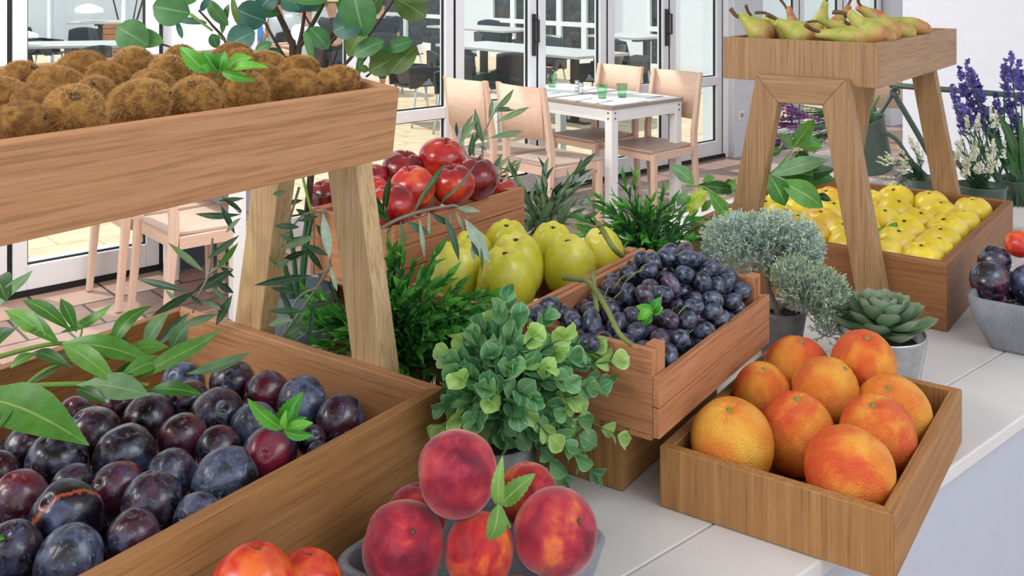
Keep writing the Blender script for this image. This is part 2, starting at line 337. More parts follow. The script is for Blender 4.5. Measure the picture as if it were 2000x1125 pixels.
def empty(name, loc=(0, 0, 0), rz=0, label=None, cat=None, group=None):
    o = bpy.data.objects.new(name, None); C.objects.link(o); o.location = loc; o.rotation_euler = (0, 0, rz); o.empty_display_size = .05
    return tag(o, label, cat, group)
def box(bm, x0, x1, y0, y1, z0, z1, mtx=None):
    vs = [bm.verts.new(Vector((x, y, z)) if mtx is None else mtx @ Vector((x, y, z))) for z in (z0, z1) for x, y in ((x0, y0), (x1, y0), (x1, y1), (x0, y1))]
    for f in ((0, 3, 2, 1), (4, 5, 6, 7), (0, 1, 5, 4), (1, 2, 6, 5), (2, 3, 7, 6), (3, 0, 4, 7)): bm.faces.new([vs[i] for i in f])
    return vs
def prism(bm, poly, ext, axis='z', a=0., b=1., mtx=None):
    """extrude a polygon of 2D points along an axis from a to b"""
    def pt(p, t):
        v = {'z': (p[0], p[1], t), 'x': (t, p[0], p[1]), 'y': (p[0], t, p[1])}[axis]
        v = Vector(v); return mtx @ v if mtx else v
    lo = [bm.verts.new(pt(p, a)) for p in poly]; hi = [bm.verts.new(pt(p, b)) for p in poly]
    n = len(poly); bm.faces.new(lo[::-1]); bm.faces.new(hi)
    for i in range(n): bm.faces.new((lo[i], lo[(i+1) % n], hi[(i+1) % n], hi[i]))
def bar(bm, p0, p1, w, h, up=Vector((0, 0, 1))):
    p0, p1 = Vector(p0), Vector(p1); d = (p1-p0).normalized(); s = d.cross(up)
    if s.length < 1e-4: s = d.cross(Vector((1, 0, 0)))
    s.normalize(); u = s.cross(d)
    q = [bm.verts.new(p+s*a*w/2+u*b*h/2) for p in (p0, p1) for a, b in ((-1, -1), (1, -1), (1, 1), (-1, 1))]
    for f in ((3, 2, 1, 0), (4, 5, 6, 7), (0, 1, 5, 4), (1, 2, 6, 5), (2, 3, 7, 6), (3, 0, 4, 7)): bm.faces.new([q[i] for i in f])
def smoothpath(pts, n=4):
    pts = [Vector(p) for p in pts]
    if len(pts) < 3: return pts
    out = []
    for i in range(len(pts)-1):
        a = pts[max(i-1, 0)]; b = pts[i]; c = pts[i+1]; d = pts[min(i+2, len(pts)-1)]
        for k in range(n):
            t = k/n; out.append(.5*((2*b)+(c-a)*t+(2*a-5*b+4*c-d)*t*t+(3*b-a-3*c+d)*t**3))
    out.append(pts[-1]); return out
def tube(bm, pts, r0, r1=None, seg=7, smooth=4, cap=True):
    if smooth: pts = smoothpath(pts, smooth)
    pts = [Vector(p) for p in pts]; r1 = r0 if r1 is None else r1; n = len(pts); prev = None; up = None
    for i, p in enumerate(pts):
        d = (pts[min(i+1, n-1)]-pts[max(i-1, 0)]).normalized()
        if up is None: up = d.orthogonal().normalized()
        up = (up-d*up.dot(d)); up = up.normalized() if up.length > 1e-6 else d.orthogonal().normalized()
        s = d.cross(up); r = r0+(r1-r0)*i/max(n-1, 1)
        ring = [bm.verts.new(p+(up*math.cos(a)+s*math.sin(a))*r) for a in (2*PI*k/seg for k in range(seg))]
        if prev:
            for k in range(seg): bm.faces.new((prev[k], prev[(k+1) % seg], ring[(k+1) % seg], ring[k]))
        elif cap: bm.faces.new(ring[::-1])
        prev = ring
    if cap: bm.faces.new(prev)
def lathe(bm, prof, seg=32, sx=1, sy=1, mtx=None, close=True):
    prev = None
    for r, z in prof:
        if r < 1e-6: ring = [bm.verts.new((mtx @ Vector((0, 0, z))) if mtx else (0, 0, z))]
        else: ring = [bm.verts.new((mtx or Matrix()) @ Vector((math.cos(a)*r*sx, math.sin(a)*r*sy, z))) for a in (2*PI*k/seg for k in range(seg))]
        if prev:
            for k in range(seg):
                if len(prev) == 1 and len(ring) > 1: bm.faces.new((prev[0], ring[k], ring[(k+1) % seg]))
                elif len(ring) == 1 and len(prev) > 1: bm.faces.new((prev[k], ring[0], prev[(k+1) % seg]))
                elif len(ring) > 1: bm.faces.new((prev[k], ring[k], ring[(k+1) % seg], prev[(k+1) % seg]))
        prev = ring
def leaf(bm, p0, p1, w, nrm=None, bend=.12, fold=.18, shape=.5, nseg=7, twist=0., point=1., tipcurl=0., serr=0.):
    """a folded, bent leaf blade from base p0 to tip p1; nrm = side it faces"""
    uvl = bm.loops.layers.uv.verify()
    p0, p1 = Vector(p0), Vector(p1); d = p1-p0; L = d.length; d.normalize()
    nrm = Vector(nrm) if nrm is not None else Vector((0, -.5, .8))
    s = d.cross(nrm)
    if s.length < 1e-3: s = d.orthogonal()
    s.normalize(); n = s.cross(d)
    if n.dot(nrm) < 0: n = -n
    rows = []
    for i in range(nseg+1):
        t = i/nseg
        # width profile: 0 at base and tip, widest near 'shape'
        q = t**(math.log(.5)/math.log(shape)) if 0 < t < 1 else t
        hw = w/2*(math.sin(PI*q)**point) if 0 < t < 1 else w*.012
        if serr and i % 2: hw *= 1-serr
        a = twist*t; ss = s*math.cos(a)+n*math.sin(a); nn = n*math.cos(a)-s*math.sin(a)
        c = p0+d*L*t+n*(bend*L*math.sin(PI*t)+tipcurl*L*max(0, t-.6)**2*4)
        rows.append(([bm.verts.new(c+ss*hw*k+nn*fold*hw*abs(k)**1.5) for k in (-1, -.5, 0, .5, 1)], t))
    for (a, ta), (b, tb) in zip(rows, rows[1:]):
        for k in range(4):
            f = bm.faces.new((a[k], a[k+1], b[k+1], b[k]))
            for l, uv in zip(f.loops, ((k/4, ta), ((k+1)/4, ta), ((k+1)/4, tb), (k/4, tb))): l[uvl].uv = uv
def rleaf(bm, c, r, nrm, d=None, seg=10, fold=.1, w=1.):
    """round leaf: base at c, growing along d"""
    leaf(bm, c, Vector(c)+Vector(d)*r*2, r*2*w, nrm, .06, fold, .5, 6, 0, .55)
def rnd(a, b): return random.uniform(a, b)
def rv(s=1.): return Vector((rnd(-1, 1), rnd(-1, 1), rnd(-1, 1)))*s
def copy_tree(o, parent=None, **kw):
    c = o.copy(); C.objects.link(c)
    if parent is not None: c.parent = parent
    for ch in list(o.children): copy_tree(ch, c)
    return c
ORD = ['first', 'second', 'third', 'fourth', 'fifth', 'sixth', 'seventh', 'eighth', 'ninth', 'tenth', 'eleventh', 'twelfth']
# ------------------------------------------------------------------ the room
def sbox(name, kind, mat, boxes, loc=(0, 0, 0), rz=0, bev=0, parent=None):
    bm = bmesh.new()
    for b in boxes: box(bm, *b)
    o = ob(name, bm, mat, parent, bev=bev, loc=loc, rot=(0, 0, rz))
    if kind: o['kind'] = kind
    return o
P0 = Vector((-2.41, 4.90, 0))                 # start of the glass wall on the floor line
def wl(s, n=0, z=0): return P0+W*s+N*n+Vector((0, 0, z))
# local frame of the wall: x along W, y outward, origin P0 on the floor
wo = (P0.x, P0.y, FLOOR)
sbox('floor', 'structure', M['floor'], [(-6, 12, -9, .06, -.1, 0)], wo, WROT)
sbox('terrace', 'structure', M['terrace'], [(-14, 24, .06, 30, -.12, -.015)], wo, WROT)
sbox('ceiling', 'structure', M['wall'], [(-6, 12, -6.2, .3, 2.9, 3.)], wo, WROT)
def door(idx, s0, s1, handle=None):
    """one leaf of the folding glass door: frame of stiles and rails, pane, gasket"""
    r = empty('door_%d' % idx, wo, WROT); r['kind'] = 'structure'
    g = .012; a, b = s0+g, s1-g; fw = .068; y0, y1 = -.03, .035
    bm = bmesh.new()
    box(bm, a, a+fw, y0, y1, .03, 2.9); box(bm, b-fw, b, y0, y1, .03, 2.9)
    box(bm, a+fw, b-fw, y0, y1, .03, .15); box(bm, a+fw, b-fw, y0-.004, y1, .63, .705); box(bm, a+fw, b-fw, y0, y1, 2.78, 2.9)
    ob('door_frame', bm, M['frame'], r, bev=.004)
    bm = bmesh.new(); box(bm, a+fw, b-fw, -.002, .004, .15, .63); box(bm, a+fw, b-fw, -.002, .004, .705, 2.78)
    ob('glass_pane', bm, M['glass'], r)
    bm = bmesh.new(); q = .008
    for z0, z1 in ((.15, .63), (.705, 2.78)):
        box(bm, a+fw, a+fw+q, -.008, .01, z0, z1); box(bm, b-fw-q, b-fw, -.008, .01, z0, z1); box(bm, a+fw, b-fw, -.008, .01, z0, z0+q); box(bm, a+fw, b-fw, -.008, .01, z1-q, z1)
    box(bm, s1-g, s1+g, -.02, .02, .03, 2.9)
    ob('gasket', bm, M['gasket'], r)
    if handle:
        bm = bmesh.new(); x = b-fw*.5 if handle == 'r' else a+fw*.5
        box(bm, x-.012, x+.012, -.05, -.03, 1.0, 1.30); tube(bm, [(x, -.05, 1.1), (x+.0, -.09, 1.1), (x, -.09, 1.26), (x, -.05, 1.26)], .009, seg=6, smooth=0)
        ob('door_handle', bm, M['dark_metal'], r)
for i, (a, b, h) in enumerate([(-1.58, -.83, None), (-.83, -.08, None), (-.08, .67, None), (1.15, 1.912, None), (1.912, 2.665, None), (2.665, 3.417, 'r'), (3.417, 4.146, None), (4.146, 4.88, 'r'), (4.88, 5.59, None),
        (6.06, 6.77, None), (6.77, 7.54, None), (7.54, 8.3, None)]): door(i+1, a, b, h)
sbox('wall_window_pier', 'structure', M['wall'], [(.70, 1.13, -.10, .22, .0, 2.9)], wo, WROT)
sbox('baseboard_window_pier', 'structure', M['skirting'], [(.72, 1.11, -.115, -.10, .0, .13)], wo, WROT)
sbox('wall_corner_pier', 'structure', M['wall'], [(5.63, 6.05, -.12, .22, 0, 2.9)], wo, WROT)
sbox('wall_glass_end', 'structure', M['wall'], [(8.32, 12, -.12, .22, 0, 2.9)], wo, WROT)
sbox('trim_1', 'structure', M['gasket'], [(-1.6, .69, -.035, .06, -.01, .028), (1.14, 5.62, -.035, .06, -.01, .028), (6.06, 8.3, -.035, .06, -.01, .028)], wo, WROT)
r = empty('drain_grate', wl(-.2, .65, FLOOR-.0145), WROT, 'grey metal drain grate strip in the terrace just outside the left door', 'drain grate')
bm = bmesh.new(); box(bm, -1.3, 1., -.055, .055, 0, .004); ob('grate_plate', bm, M['grate'], r)
# right-hand partition, standing at right angles to the glass wall
e = P(1763, 400, 4.9); 
bm = bmesh.new(); box(bm, 0, .16, -6.0, 0, 0, 2.9); o = ob('wall_right', bm, M['wall'], loc=(e.x, e.y, FLOOR), rot=(0, 0, WROT)); o['kind'] = 'structure'
bm = bmesh.new(); box(bm, -.006, 0, -5.9, -.01, .68, .70); o = ob('trim_2', bm, M['wall'], loc=(e.x, e.y, FLOOR), rot=(0, 0, WROT)); o['kind'] = 'structure'
# socket on the corner pier
r = empty('wall_socket', wl(5.72, -.121, FLOOR+.36), WROT, 'white power socket low on the white pier right of the folding doors', 'socket')
bm = bmesh.new(); box(bm, -.04, .04, -.012, 0, -.04, .04); ob('cover_plate', bm, M['socket'], r, bev=.003)
bm = bmesh.new(); lathe(bm, [(0, -.002), (.018, -.002), (.022, .004)], 16, mtx=Matrix.Translation((0, -.014, 0)) @ Matrix.Rotation(PI/2, 4, 'X')); ob('socket_hole', bm, M['panel'], r, True)
# ------------------------------------------------------------------ counter
r = empty('display_counter', (.340, 1.0915, 0), WROT, 'long white display counter carrying all the fruit crates', 'counter')
def cbox(name, mat, b, bev=.0015):
    bm = bmesh.new(); box(bm, *b); return ob(name, bm, mat, r, bev=bev)
cbox('front_strip', M['counter'], (-2.6, 1.93, 0, .1225, -.02, 0), .0025)
for k in range(5): cbox('top_board', M['counter'], (-2.6, 1.93, .1245+.2*k, .1245+.2*k+.198, -.02, 0))
cbox('front_panel', M['panel'], (-2.6, 1.93, .018, .04, FLOOR, -.02), 0)
cbox('back_panel', M['panel'], (-2.6, 1.93, 1.07, 1.1, FLOOR, -.02), 0)
cbox('end_panel', M['panel'], (1.90, 1.93, .04, 1.07, FLOOR, -.02), 0)
# ------------------------------------------------------------------ crates and stands
class Frame:
    def __init__(s, x, y, yaw): s.o = Vector((x, y, 0)); s.u = Vector((math.sin(yaw), math.cos(yaw), 0)); s.v = Vector((-math.cos(yaw), math.sin(yaw), 0)); s.rz = PI/2-yaw
    def __call__(s, a, b, z=0): return s.o+s.u*a+s.v*b+Vector((0, 0, z))
    def loc(s, p): d = Vector(p)-s.o; return d.dot(s.u), d.dot(s.v)
FG = Frame(.405, 1.048, .599); FY = Frame(.785, 1.783, .643); FL = Frame(-.433, .696, .612); FR = Frame(.175, 1.173, .601)
FB = Frame(-.187, 1.581, .64)
def crate_parts(root, a, b, z0, z1, t, kind_f, ax_f, kind_s, base=.012, mtx=None, floor_z=None):
    """mitred box: end boards along y, side boards along x"""
    fz = z0 if floor_z is None else floor_z
    for nm, poly, mat in (('end_board', [(0, 0), (t, t), (t, b-t), (0, b)], wood(kind_f, ax_f)), ('end_board', [(a, 0), (a, b), (a-t, b-t), (a-t, t)], wood(kind_f, ax_f)),
                          ('side_board', [(0, 0), (a, 0), (a-t, t), (t, t)], wood(kind_s, 'x')), ('side_board', [(0, b), (t, b-t), (a-t, b-t), (a, b)], wood(kind_s, 'x'))):
        bm = bmesh.new(); prism(bm, poly, None, 'z', z0, z1, mtx); ob(nm, bm, mat, root, bev=.0012)
    bm = bmesh.new(); box(bm, t+.0003, a-t-.0003, t+.0003, b-t-.0003, fz+.001, fz+base, mtx); ob('base_board', bm, wood(kind_s, 'x'), root)
def aframe(root, x0, x1, cy, ztop, kind, zb=.003, topk=None):
    """mitred trestle in the plane x0..x1: two splayed legs and a head rail"""
    zo = ztop; to = .089; sl = .186; zi = ztop-.052; ti = .044; bo = to+sl*(ztop-zb); bi = bo-.055
    for nm, poly, ax in (('trestle_leg', [(cy-to, zo), (cy-ti, zi), (cy-bi, zb), (cy-bo, zb)], 'z'), ('trestle_leg', [(cy+to, zo), (cy+bo, zb), (cy+bi, zb), (cy+ti, zi)], 'z'),
                         ('head_rail', [(cy-to, zo), (cy+to, zo), (cy+ti, zi), (cy-ti, zi)], 'y')):
        bm = bmesh.new(); prism(bm, poly, None, 'x', x0, x1); ob(nm, bm, wood(kind, ax), root, bev=.0018)
# left stand: deep plum crate, tilted kiwi tray
La, Lb, LZ = .613, .51, .147
left = empty('wooden_display_stand', FL.o, FL.rz, 'two-tier oak stand with plums below and kiwis in the tilted upper tray', 'display stand')
crate_parts(left, La, Lb, .001, LZ, .016, 'tray', 'y', 'oak')
aframe(left, La+.0005, La+.031, .246, .44, 'pale')
aframe(left, -.031, -.0005, .246, .44, 'pale')
KB, KH, KT = .298, .09, math.radians(7.3)
kx = La
km = Matrix.Translation((0, .085, .416)) @ Matrix.Rotation(KT, 4, 'X')
tray = empty('upper_tray'); tray.parent = left
crate_parts(tray, kx, KB, 0, KH, .016, 'tray', 'y', 'tray', mtx=km)
# right stand: yellow apple crate, pear tray
Ya, Yb, YZ = .613, .51, .124
right = empty('wooden_display_stand', FY.o, FY.rz, 'two-tier oak stand with yellow apples below and pears on top', 'display stand')
crate_parts(right, Ya, Yb, .001, YZ, .016, 'walnut', 'y', 'walnut')
aframe(right, -.031, -.0005, .262, .446, 'weather')
aframe(right, Ya+.0005, Ya+.031, .268, .446, 'weather')
PZ0, PZ1 = .431, .516
tray2 = empty('upper_tray'); tray2.parent = right
crate_parts(tray2, Ya, .315, PZ0, PZ1, .014, 'weather', 'z', 'weather', mtx=Matrix.Translation((0, .121, 0)))
# grapefruit crate
gc = empty('grapefruit_crate', FG.o, FG.rz, 'low square oak crate of grapefruit overhanging the counter edge', 'crate')
crate_parts(gc, .385, .273, .001, .074, .014, 'oak', 'z', 'oak')
# slatted beech crates
def slat_crate(name, FR_, off, a, b, z0, zt, label, nl, nr, sh=.0355, kind='beech'):
    r = empty(name, FR_(off[0], off[1]), FR_.rz, label, 'crate')
    t = .012; zs = z0+.003
    for x0 in (t, a-2*t):
        bm = bmesh.new(); box(bm, x0-t+.001, x0, .0095, b-.0095, zs+.002, zt); ob('end_board', bm, wood(kind, 'y'), r, bev=.0012)
    for x0 in (t, a-2*t-.012):
        for y0 in (.0095, b-.0095-.016):
            bm = bmesh.new(); box(bm, x0+.0005, x0+.0235, y0, y0+.016, zs+.004, zt+.002); ob('corner_post', bm, wood(kind, 'z'), r, bev=.001)
    for n, ys in ((nr, (0, .009)), (nl, (b-.009, b))):
        for k in range(n):
            bm = bmesh.new(); box(bm, 0, a, ys[0], ys[1], zs+k*(sh+.0012), zs+k*(sh+.0012)+sh); ob('side_slat', bm, wood(kind, 'x'), r, bev=.001)
    for k in range(5):
        y0 = .012+k*(b-.024)/5; bm = bmesh.new(); box(bm, .002, a-.002, y0, y0+(b-.024)/5-.006, z0-.002, zs+.0015); ob('base_slat', bm, wood(kind, 'x'), r)
    return r
slat_crate('grape_crate', FR, (0, 0), .373, .2, .092, .198, 'beech slatted crate of black grapes beside the grapefruit crate', 3, 2)
slat_crate('apple_crate', FR, (0, .206), .373, .2, .092, .204, 'beech slatted crate of big yellow-green apples left of the grapes', 2, 3)
slat_crate('apple_crate', FB, (0, 0), .353, .2, .128, .243, 'beech slatted crate of red apples, rearmost of the slatted crates', 3, 3, .037)
def riser(F_, x, y, a, b, h, label):
    r = empty('crate_riser', F_(x, y), F_.rz, label, 'riser')
    crate_parts(r, a, b, .001, h-.012, .014, 'oak', 'z', 'oak')
    bm = bmesh.new(); box(bm, 0, a, 0, b, h-.0115, h); ob('top_board', bm, wood('oak', 'y'), r, bev=.001)
riser(FR, .03, .065, .30, .30, .0895, 'upturned oak box raising the grape crate off the counter')
riser(FB, .02, .02, .31, .16, .1255, 'oak box under the red apple crate behind the leafy plants')
# ------------------------------------------------------------------ fruit
def fruit_mesh(name, mat, rx=1., rz=1., top=(.0, .2), bot=(.0, .2), taper=0., lobes=0, lamp_=0., lump=.02, groove=0., tip=0., seed=0, seg=40, rings=28, wrinkle=0.):
    """unit-radius fruit; top/bot = (depth, width) of the dimples; built once, scaled per fruit"""
    bm = bmesh.new(); rs = random.Random(seed); off = Vector((rs.random()*9, rs.random()*9, rs.random()*9)); prev = None
    for i in range(rings+1):
        u = i/rings; ph = PI*(u-math.sin(2*PI*u)*.09)
        ring = []
        for k in range(seg if 0 < i < rings else 1):
            th = 2*PI*k/seg; s, c = math.sin(ph), math.cos(ph)
            rad = s*(1+taper*c); z = c*rz
            if lobes: 
                w = (1+c)/2; rad *= 1+lamp_*math.cos(lobes*th)*w*w; z += lamp_*1.3*math.cos(lobes*th)*w**3*math.exp(-((rad-.4)/.25)**2)
            if groove:
                dt = math.atan2(math.sin(th), math.cos(th)); rad *= 1-groove*math.exp(-(dt/.16)**2)
            z -= top[0]*math.exp(-(rad/top[1])**2) if c > 0 else 0
            z += bot[0]*math.exp(-(rad/bot[1])**2) if c < 0 else 0
            if tip and c < 0: z -= tip*math.exp(-(rad/.12)**2)
            p = Vector((math.cos(th)*rad*rx, math.sin(th)*rad*rx, z))
            p *= 1+lump*noise.noise(p*1.6+off)*2
            if wrinkle: p *= 1+wrinkle*math.exp(-((1-c)/.18)**2)*math.cos(9*th+3*noise.noise(p*2+off))
            ring.append(bm.verts.new(p))
        if prev:
            for k in range(seg):
                a = prev[k % len(prev)]; b = prev[(k+1) % len(prev)]; c_ = ring[(k+1) % len(ring)]; d = ring[k % len(ring)]
                vs = [a, d, c_, b]; vs = [v for j, v in enumerate(vs) if v not in vs[:j]]
                bm.faces.new(vs)
        prev = ring
    me = bpy.data.meshes.new(name); bm.to_mesh(me); bm.free(); me.materials.append(mat)
    me.polygons.foreach_set('use_smooth', [True]*len(me.polygons)); return me
def part_mesh(name, bm, mat, smooth=True):
    me = bpy.data.meshes.new(name); bmesh.ops.recalc_face_normals(bm, faces=bm.faces); bm.to_mesh(me); bm.free(); me.materials.append(mat)
    if smooth: me.polygons.foreach_set('use_smooth', [True]*len(me.polygons))
    return me
# small fruit parts, in the unit frame of their fruit
def calyx_mesh(z, r=.11, n=6, mat='calyx'):
    bm = bmesh.new()
    for k in range(n):
        a = 2*PI*k/n+.2; d = Vector((math.cos(a), math.sin(a), .25)); leaf(bm, Vector((0, 0, z))+d*.02, Vector((0, 0, z))+d*r, r*.5, (0, 0, 1), .1, .3, .4, 4)
    lathe(bm, [(0, z-.03), (.05, z-.02), (.05, z+.03), (.02, z+.04), (0, z+.04)], 8)
    return part_mesh('calyx', bm, M[mat])
def button_mesh(z, r=.12):
    bm = bmesh.new(); lathe(bm, [(0, z-.06), (r, z-.04), (r*1.05, z+.0), (r*.8, z+.03), (r*.5, z+.03), (r*.45, z+.07), (r*.3, z+.08), (0, z+.06)], 10)
    for v in bm.verts: v.co.x += noise.noise(v.co*20)*.03; v.co.y += noise.noise(v.co*20+Vector((5, 5, 5)))*.03
    return part_mesh('stem_button', bm, M['button'])
def stem_mesh(z, L=.35, r=.025, bend=.1, mat='twig'):
    bm = bmesh.new(); tube(bm, [(0, 0, z-.03), (bend*.2, 0, z+L*.4), (bend, .02, z+L)], r*.8, r*1.2, 6); return part_mesh('stem', bm, M[mat])
def put(name, me, parts, loc, r, tilt, label, cat, group, scale=(1, 1, 1)):
    """tilt: direction of the fruit's own +z (stem or calyx end)"""
    o = bpy.data.objects.new(name, me); C.objects.link(o); o.location = loc; o.scale = Vector(scale)*r
    q = Vector(tilt).to_track_quat('Z', 'Y'); o.rotation_euler = (q.to_matrix() @ Matrix.Rotation(rnd(0, 6.28), 3, 'Z')).to_euler()
    for nm, pm in parts:
        c = bpy.data.objects.new(nm, pm); C.objects.link(c); c.parent = o
    return tag(o, label, cat, group)
def relax(items, F_=None, lim=None, it=60, zs=.25, gap=.995):
    """items: [Vector, r]; push overlapping spheres apart, keep them inside the crate walls"""
    for _ in range(it):
        for i in range(len(items)):
            for j in range(i+1, len(items)):
                a, b = items[i], items[j]; d = b[0]-a[0]; need = (a[1]+b[1])*gap
                if d.length < need:
                    k = (need-d.length)/2; dn = d.normalized() if d.length > 1e-6 else Vector((1, 0, 0)); dn = Vector((dn.x, dn.y, dn.z*zs))
                    a[0] -= dn*k; b[0] += dn*k
        if F_:
            for a in items:
                x, y = F_.loc(a[0]); r = a[1]
                x2 = min(max(x, lim[0]+r), lim[1]-r); y2 = min(max(y, lim[2]+r), lim[3]-r)
                a[0] += F_.u*(x2-x)+F_.v*(y2-y)
    return items
# ---- plums in the deep crate
pl_me = [fruit_mesh('plum_body', M[m], .93, 1.0, (.10, .16), (.03, .2), .05, groove=.03, lump=.025, seed=i) for i, m in enumerate(('plum', 'plum_blue', 'plum_red', 'plum_patch', 'plum_scar'))]
PL = [  # px, py, width px, material, label detail
 (370,757,90,1,'under the laurel leaf tips, frosted, near the far board'), (452,752,95,0,'rearmost one, against the far board'), (517,766,88,2,'brownish, against the far board left of the mint'), (588,788,104,1,'behind the mint sprig'),
 (664,824,102,0,'in the right corner of the crate, right of the mint'), (416,812,112,0,'large, in front of the laurel tips'), (366,792,84,0,'dark, tucked behind the large one below the laurel'), (484,832,98,1,'frosted, touching the mint sprig on its left'),
 (293,816,104,0,'shiny, below the broad laurel leaf'), (222,794,76,2,'half under the broad laurel leaf'), (151,812,76,2,'streaked, right of the big lower laurel leaf'), (202,847,108,0,'smooth black, right of the big lower laurel leaf'),
 (343,862,103,2,'purple with a lilac shine, in the middle of the crate'), (427,880,92,0,'small, in the middle right of the crate'), (524,890,118,3,'with a bright red patch, by the front board'), (600,866,60,0,'mostly hidden below the mint'),
 (245,895,127,0,'large, in the middle of the crate'), (116,910,125,0,'below the tip of the big laurel leaf'), (45,878,84,0,'under the big laurel leaf near the left edge'), (14,922,88,0,'cut by the left edge, upper of the two'),
 (141,945,84,0,'small and wrinkled, above the one with an orange scar'), (235,958,105,2,'reddest, in the centre left'), (343,930,97,1,'blue grey, in the centre'), (434,933,128,1,'heavily frosted, resting at the front board'),
 (305,990,124,0,'with white bloom veins, second row from the front board'), (368,1004,94,1,'pale grey, lying against the front board'), (140,1008,143,4,'with an orange scar band'), (42,980,118,2,'large dusky one at the left edge'),
 (249,1056,112,0,'lying against the front board near the bottom'), (141,1093,135,1,'large frosted one at the bottom of the picture'), (36,1078,124,0,'with a stem hollow, in the bottom left corner'), (619,880,44,0,'sliver by the front board right of the red patched one')]
items = []
for px, py, w, m, lb in PL:
    z = .118; Y = (H-z)*F/(py-YH); r = w/2*Y/F; items.append([P(px, py, Y), r])
relax(items, FL, (.016, La-.016, .016, Lb-.016), zs=.6)
for (p, r), (px, py, w, m, lb) in zip(items, PL):
    z = min(p.z, .135); p.z = max(z, r+.02)
    t = Vector((rnd(-.6, .6), rnd(-1, .4), rnd(.1, 1)))
    if 'stem hollow' in lb: t = Vector((.1, -.45, .8))
    if m == 3: t = Vector((.05, -.9, .45))
    if m == 4: t = Vector((-.3, -.6, .8))
    put('plum', pl_me[m], [], p, r, t, 'dark plum '+lb, 'plum', 'plums in the deep oak crate', (1, 1, 1.04))
# the plums underneath
under = []
for i in range(9):
    for j in range(8):
        c = FL(.06+i*.062, .055+j*.058, .047)+rv(.004); c.z = .047
        if all((c-q[0]).length > (.028+q[1])*1.0 for q in items): under.append([c, .028])
for p, r in under[:40]:
    put('plum', pl_me[0], [], p, r, rv(), 'dark plum of the lower layer, showing only in gaps between the others', 'plum', 'lower layer of plums')
# scar on the banded plum is skin: own material variant
# ---- kiwis
def kiwi_body(seed):
    return fruit_mesh('kiwi_body', M['kiwi'], .80, 1.0, (.03, .2), (.03, .2), .03, lump=.03, seed=seed)
def kiwi_fuzz(seed, n=9500):
    rs = random.Random(seed); vs = []; fs = []
    for i in range(n):
        z = rs.uniform(-1, 1); a = rs.uniform(0, 6.283); s = math.sqrt(1-z*z); d = Vector((math.cos(a)*s*.8, math.sin(a)*s*.8, z)); nn = Vector((math.cos(a)*s, math.sin(a)*s, z*.8)).normalized()
        t = nn.cross(Vector((rs.uniform(-1, 1), rs.uniform(-1, 1), rs.uniform(-1, 1)))).normalized()
        L = rs.uniform(.06, .13); tip = d*1.0+nn*L+t*L*rs.uniform(.2, 1)*.8; w = t.cross(nn)*.0045
        k = len(vs); vs += [d*.985-w, d*.985+w, tip]; fs.append((k, k+1, k+2))
    me = bpy.data.meshes.new('kiwi_fuzz'); me.from_pydata(vs, [], fs); me.materials.append(M['fuzz']); return me
def kiwi_end(seed):
    bm = bmesh.new(); rs = random.Random(seed)
    for k in range(9):
        a = rs.uniform(0, 6.28); b = Vector((math.cos(a)*.06, math.sin(a)*.06, .97)); tube(bm, [b, b+Vector((math.cos(a)*.08, math.sin(a)*.08, rs.uniform(.02, .12)))], .022, .012, 4, 0)
    lathe(bm, [(0, .93), (.15, .94), (.13, .985), (0, 1.0)], 9)
    return part_mesh('dried_end', bm, M['kiwi_end'], False)
KM = [(kiwi_body(i), kiwi_fuzz(i), kiwi_end(i)) for i in range(3)]
KW = {'front row, against the tray\'s front board': [(35,240,100), (145,227,142), (270,203,126), (381,198,114), (480,182,104), (578,173,98), (658,162,90)],
      'second row from the tray\'s front board': [(75,200,105), (186,190,86), (301,170,88), (417,166,86), (512,156,80), (581,140,84)],
      'third row from the tray\'s front board': [(2,188,62), (115,172,112), (214,156,84), (329,150,98), (390,140,62), (470,128,72), (528,130,78)],
      'back row, along the tray\'s rear board': [(42,158,84), (154,135,104), (261,133,98), (353,121,76), (446,108,60)]}
u3, v3 = FL.u, FL.v
vt = (v3*math.cos(KT)+Vector((0, 0, math.sin(KT)))); nt_ = u3.cross(vt).normalized()
k0 = FL(0, .085, .416)+nt_*(KH-.004)
def ray_plane(px, py, p0, n):
    d = P(px, py, 1.)-Vector((0, 0, H)); t = (p0-Vector((0, 0, H))).dot(n)/d.dot(n); return Vector((0, 0, H))+d*t
ks = []; meta = []
for row, lst in KW.items():
    for i, (px, py, w) in enumerate(lst):
        p = ray_plane(px, py, k0, nt_); r = w/2*p.y/F; ks.append([p, min(max(r*.76, .02), .030)]); meta.append((row, i, len(lst), w))
class KF:
    u, v = u3, vt
    def loc(self, p): d = Vector(p)-FL(0, .085, .416); return d.dot(u3), d.dot(vt)
relax(ks, KF(), (.016, kx-.016, .016, KB-.016), zs=1., gap=.93)
for (p, r), (row, i, n, w) in zip(ks, meta):
    b, f, e_ = KM[random.randrange(3)]
    sx_ = random.choice((-1, 1)); t = (u3*.65-vt*.75)*sx_+u3*rnd(-.3, .3)+nt_*rnd(-.1, .45); r = r/.84
    showend = random.random() < .3
    if showend: t = nt_*rnd(.8, 1)+u3*rnd(-.7, .7)-vt*rnd(0, .6)
    put('kiwi', b, [('fuzz', f), ('dried_end', e_)], p, r, t, 'fuzzy brown kiwi in the %s, %s from the right' % (row, ORD[n-1-i]), 'kiwi', 'kiwis in the upper tray', (1, 1, 1.12) if not showend else (1.15, 1.15, .92))
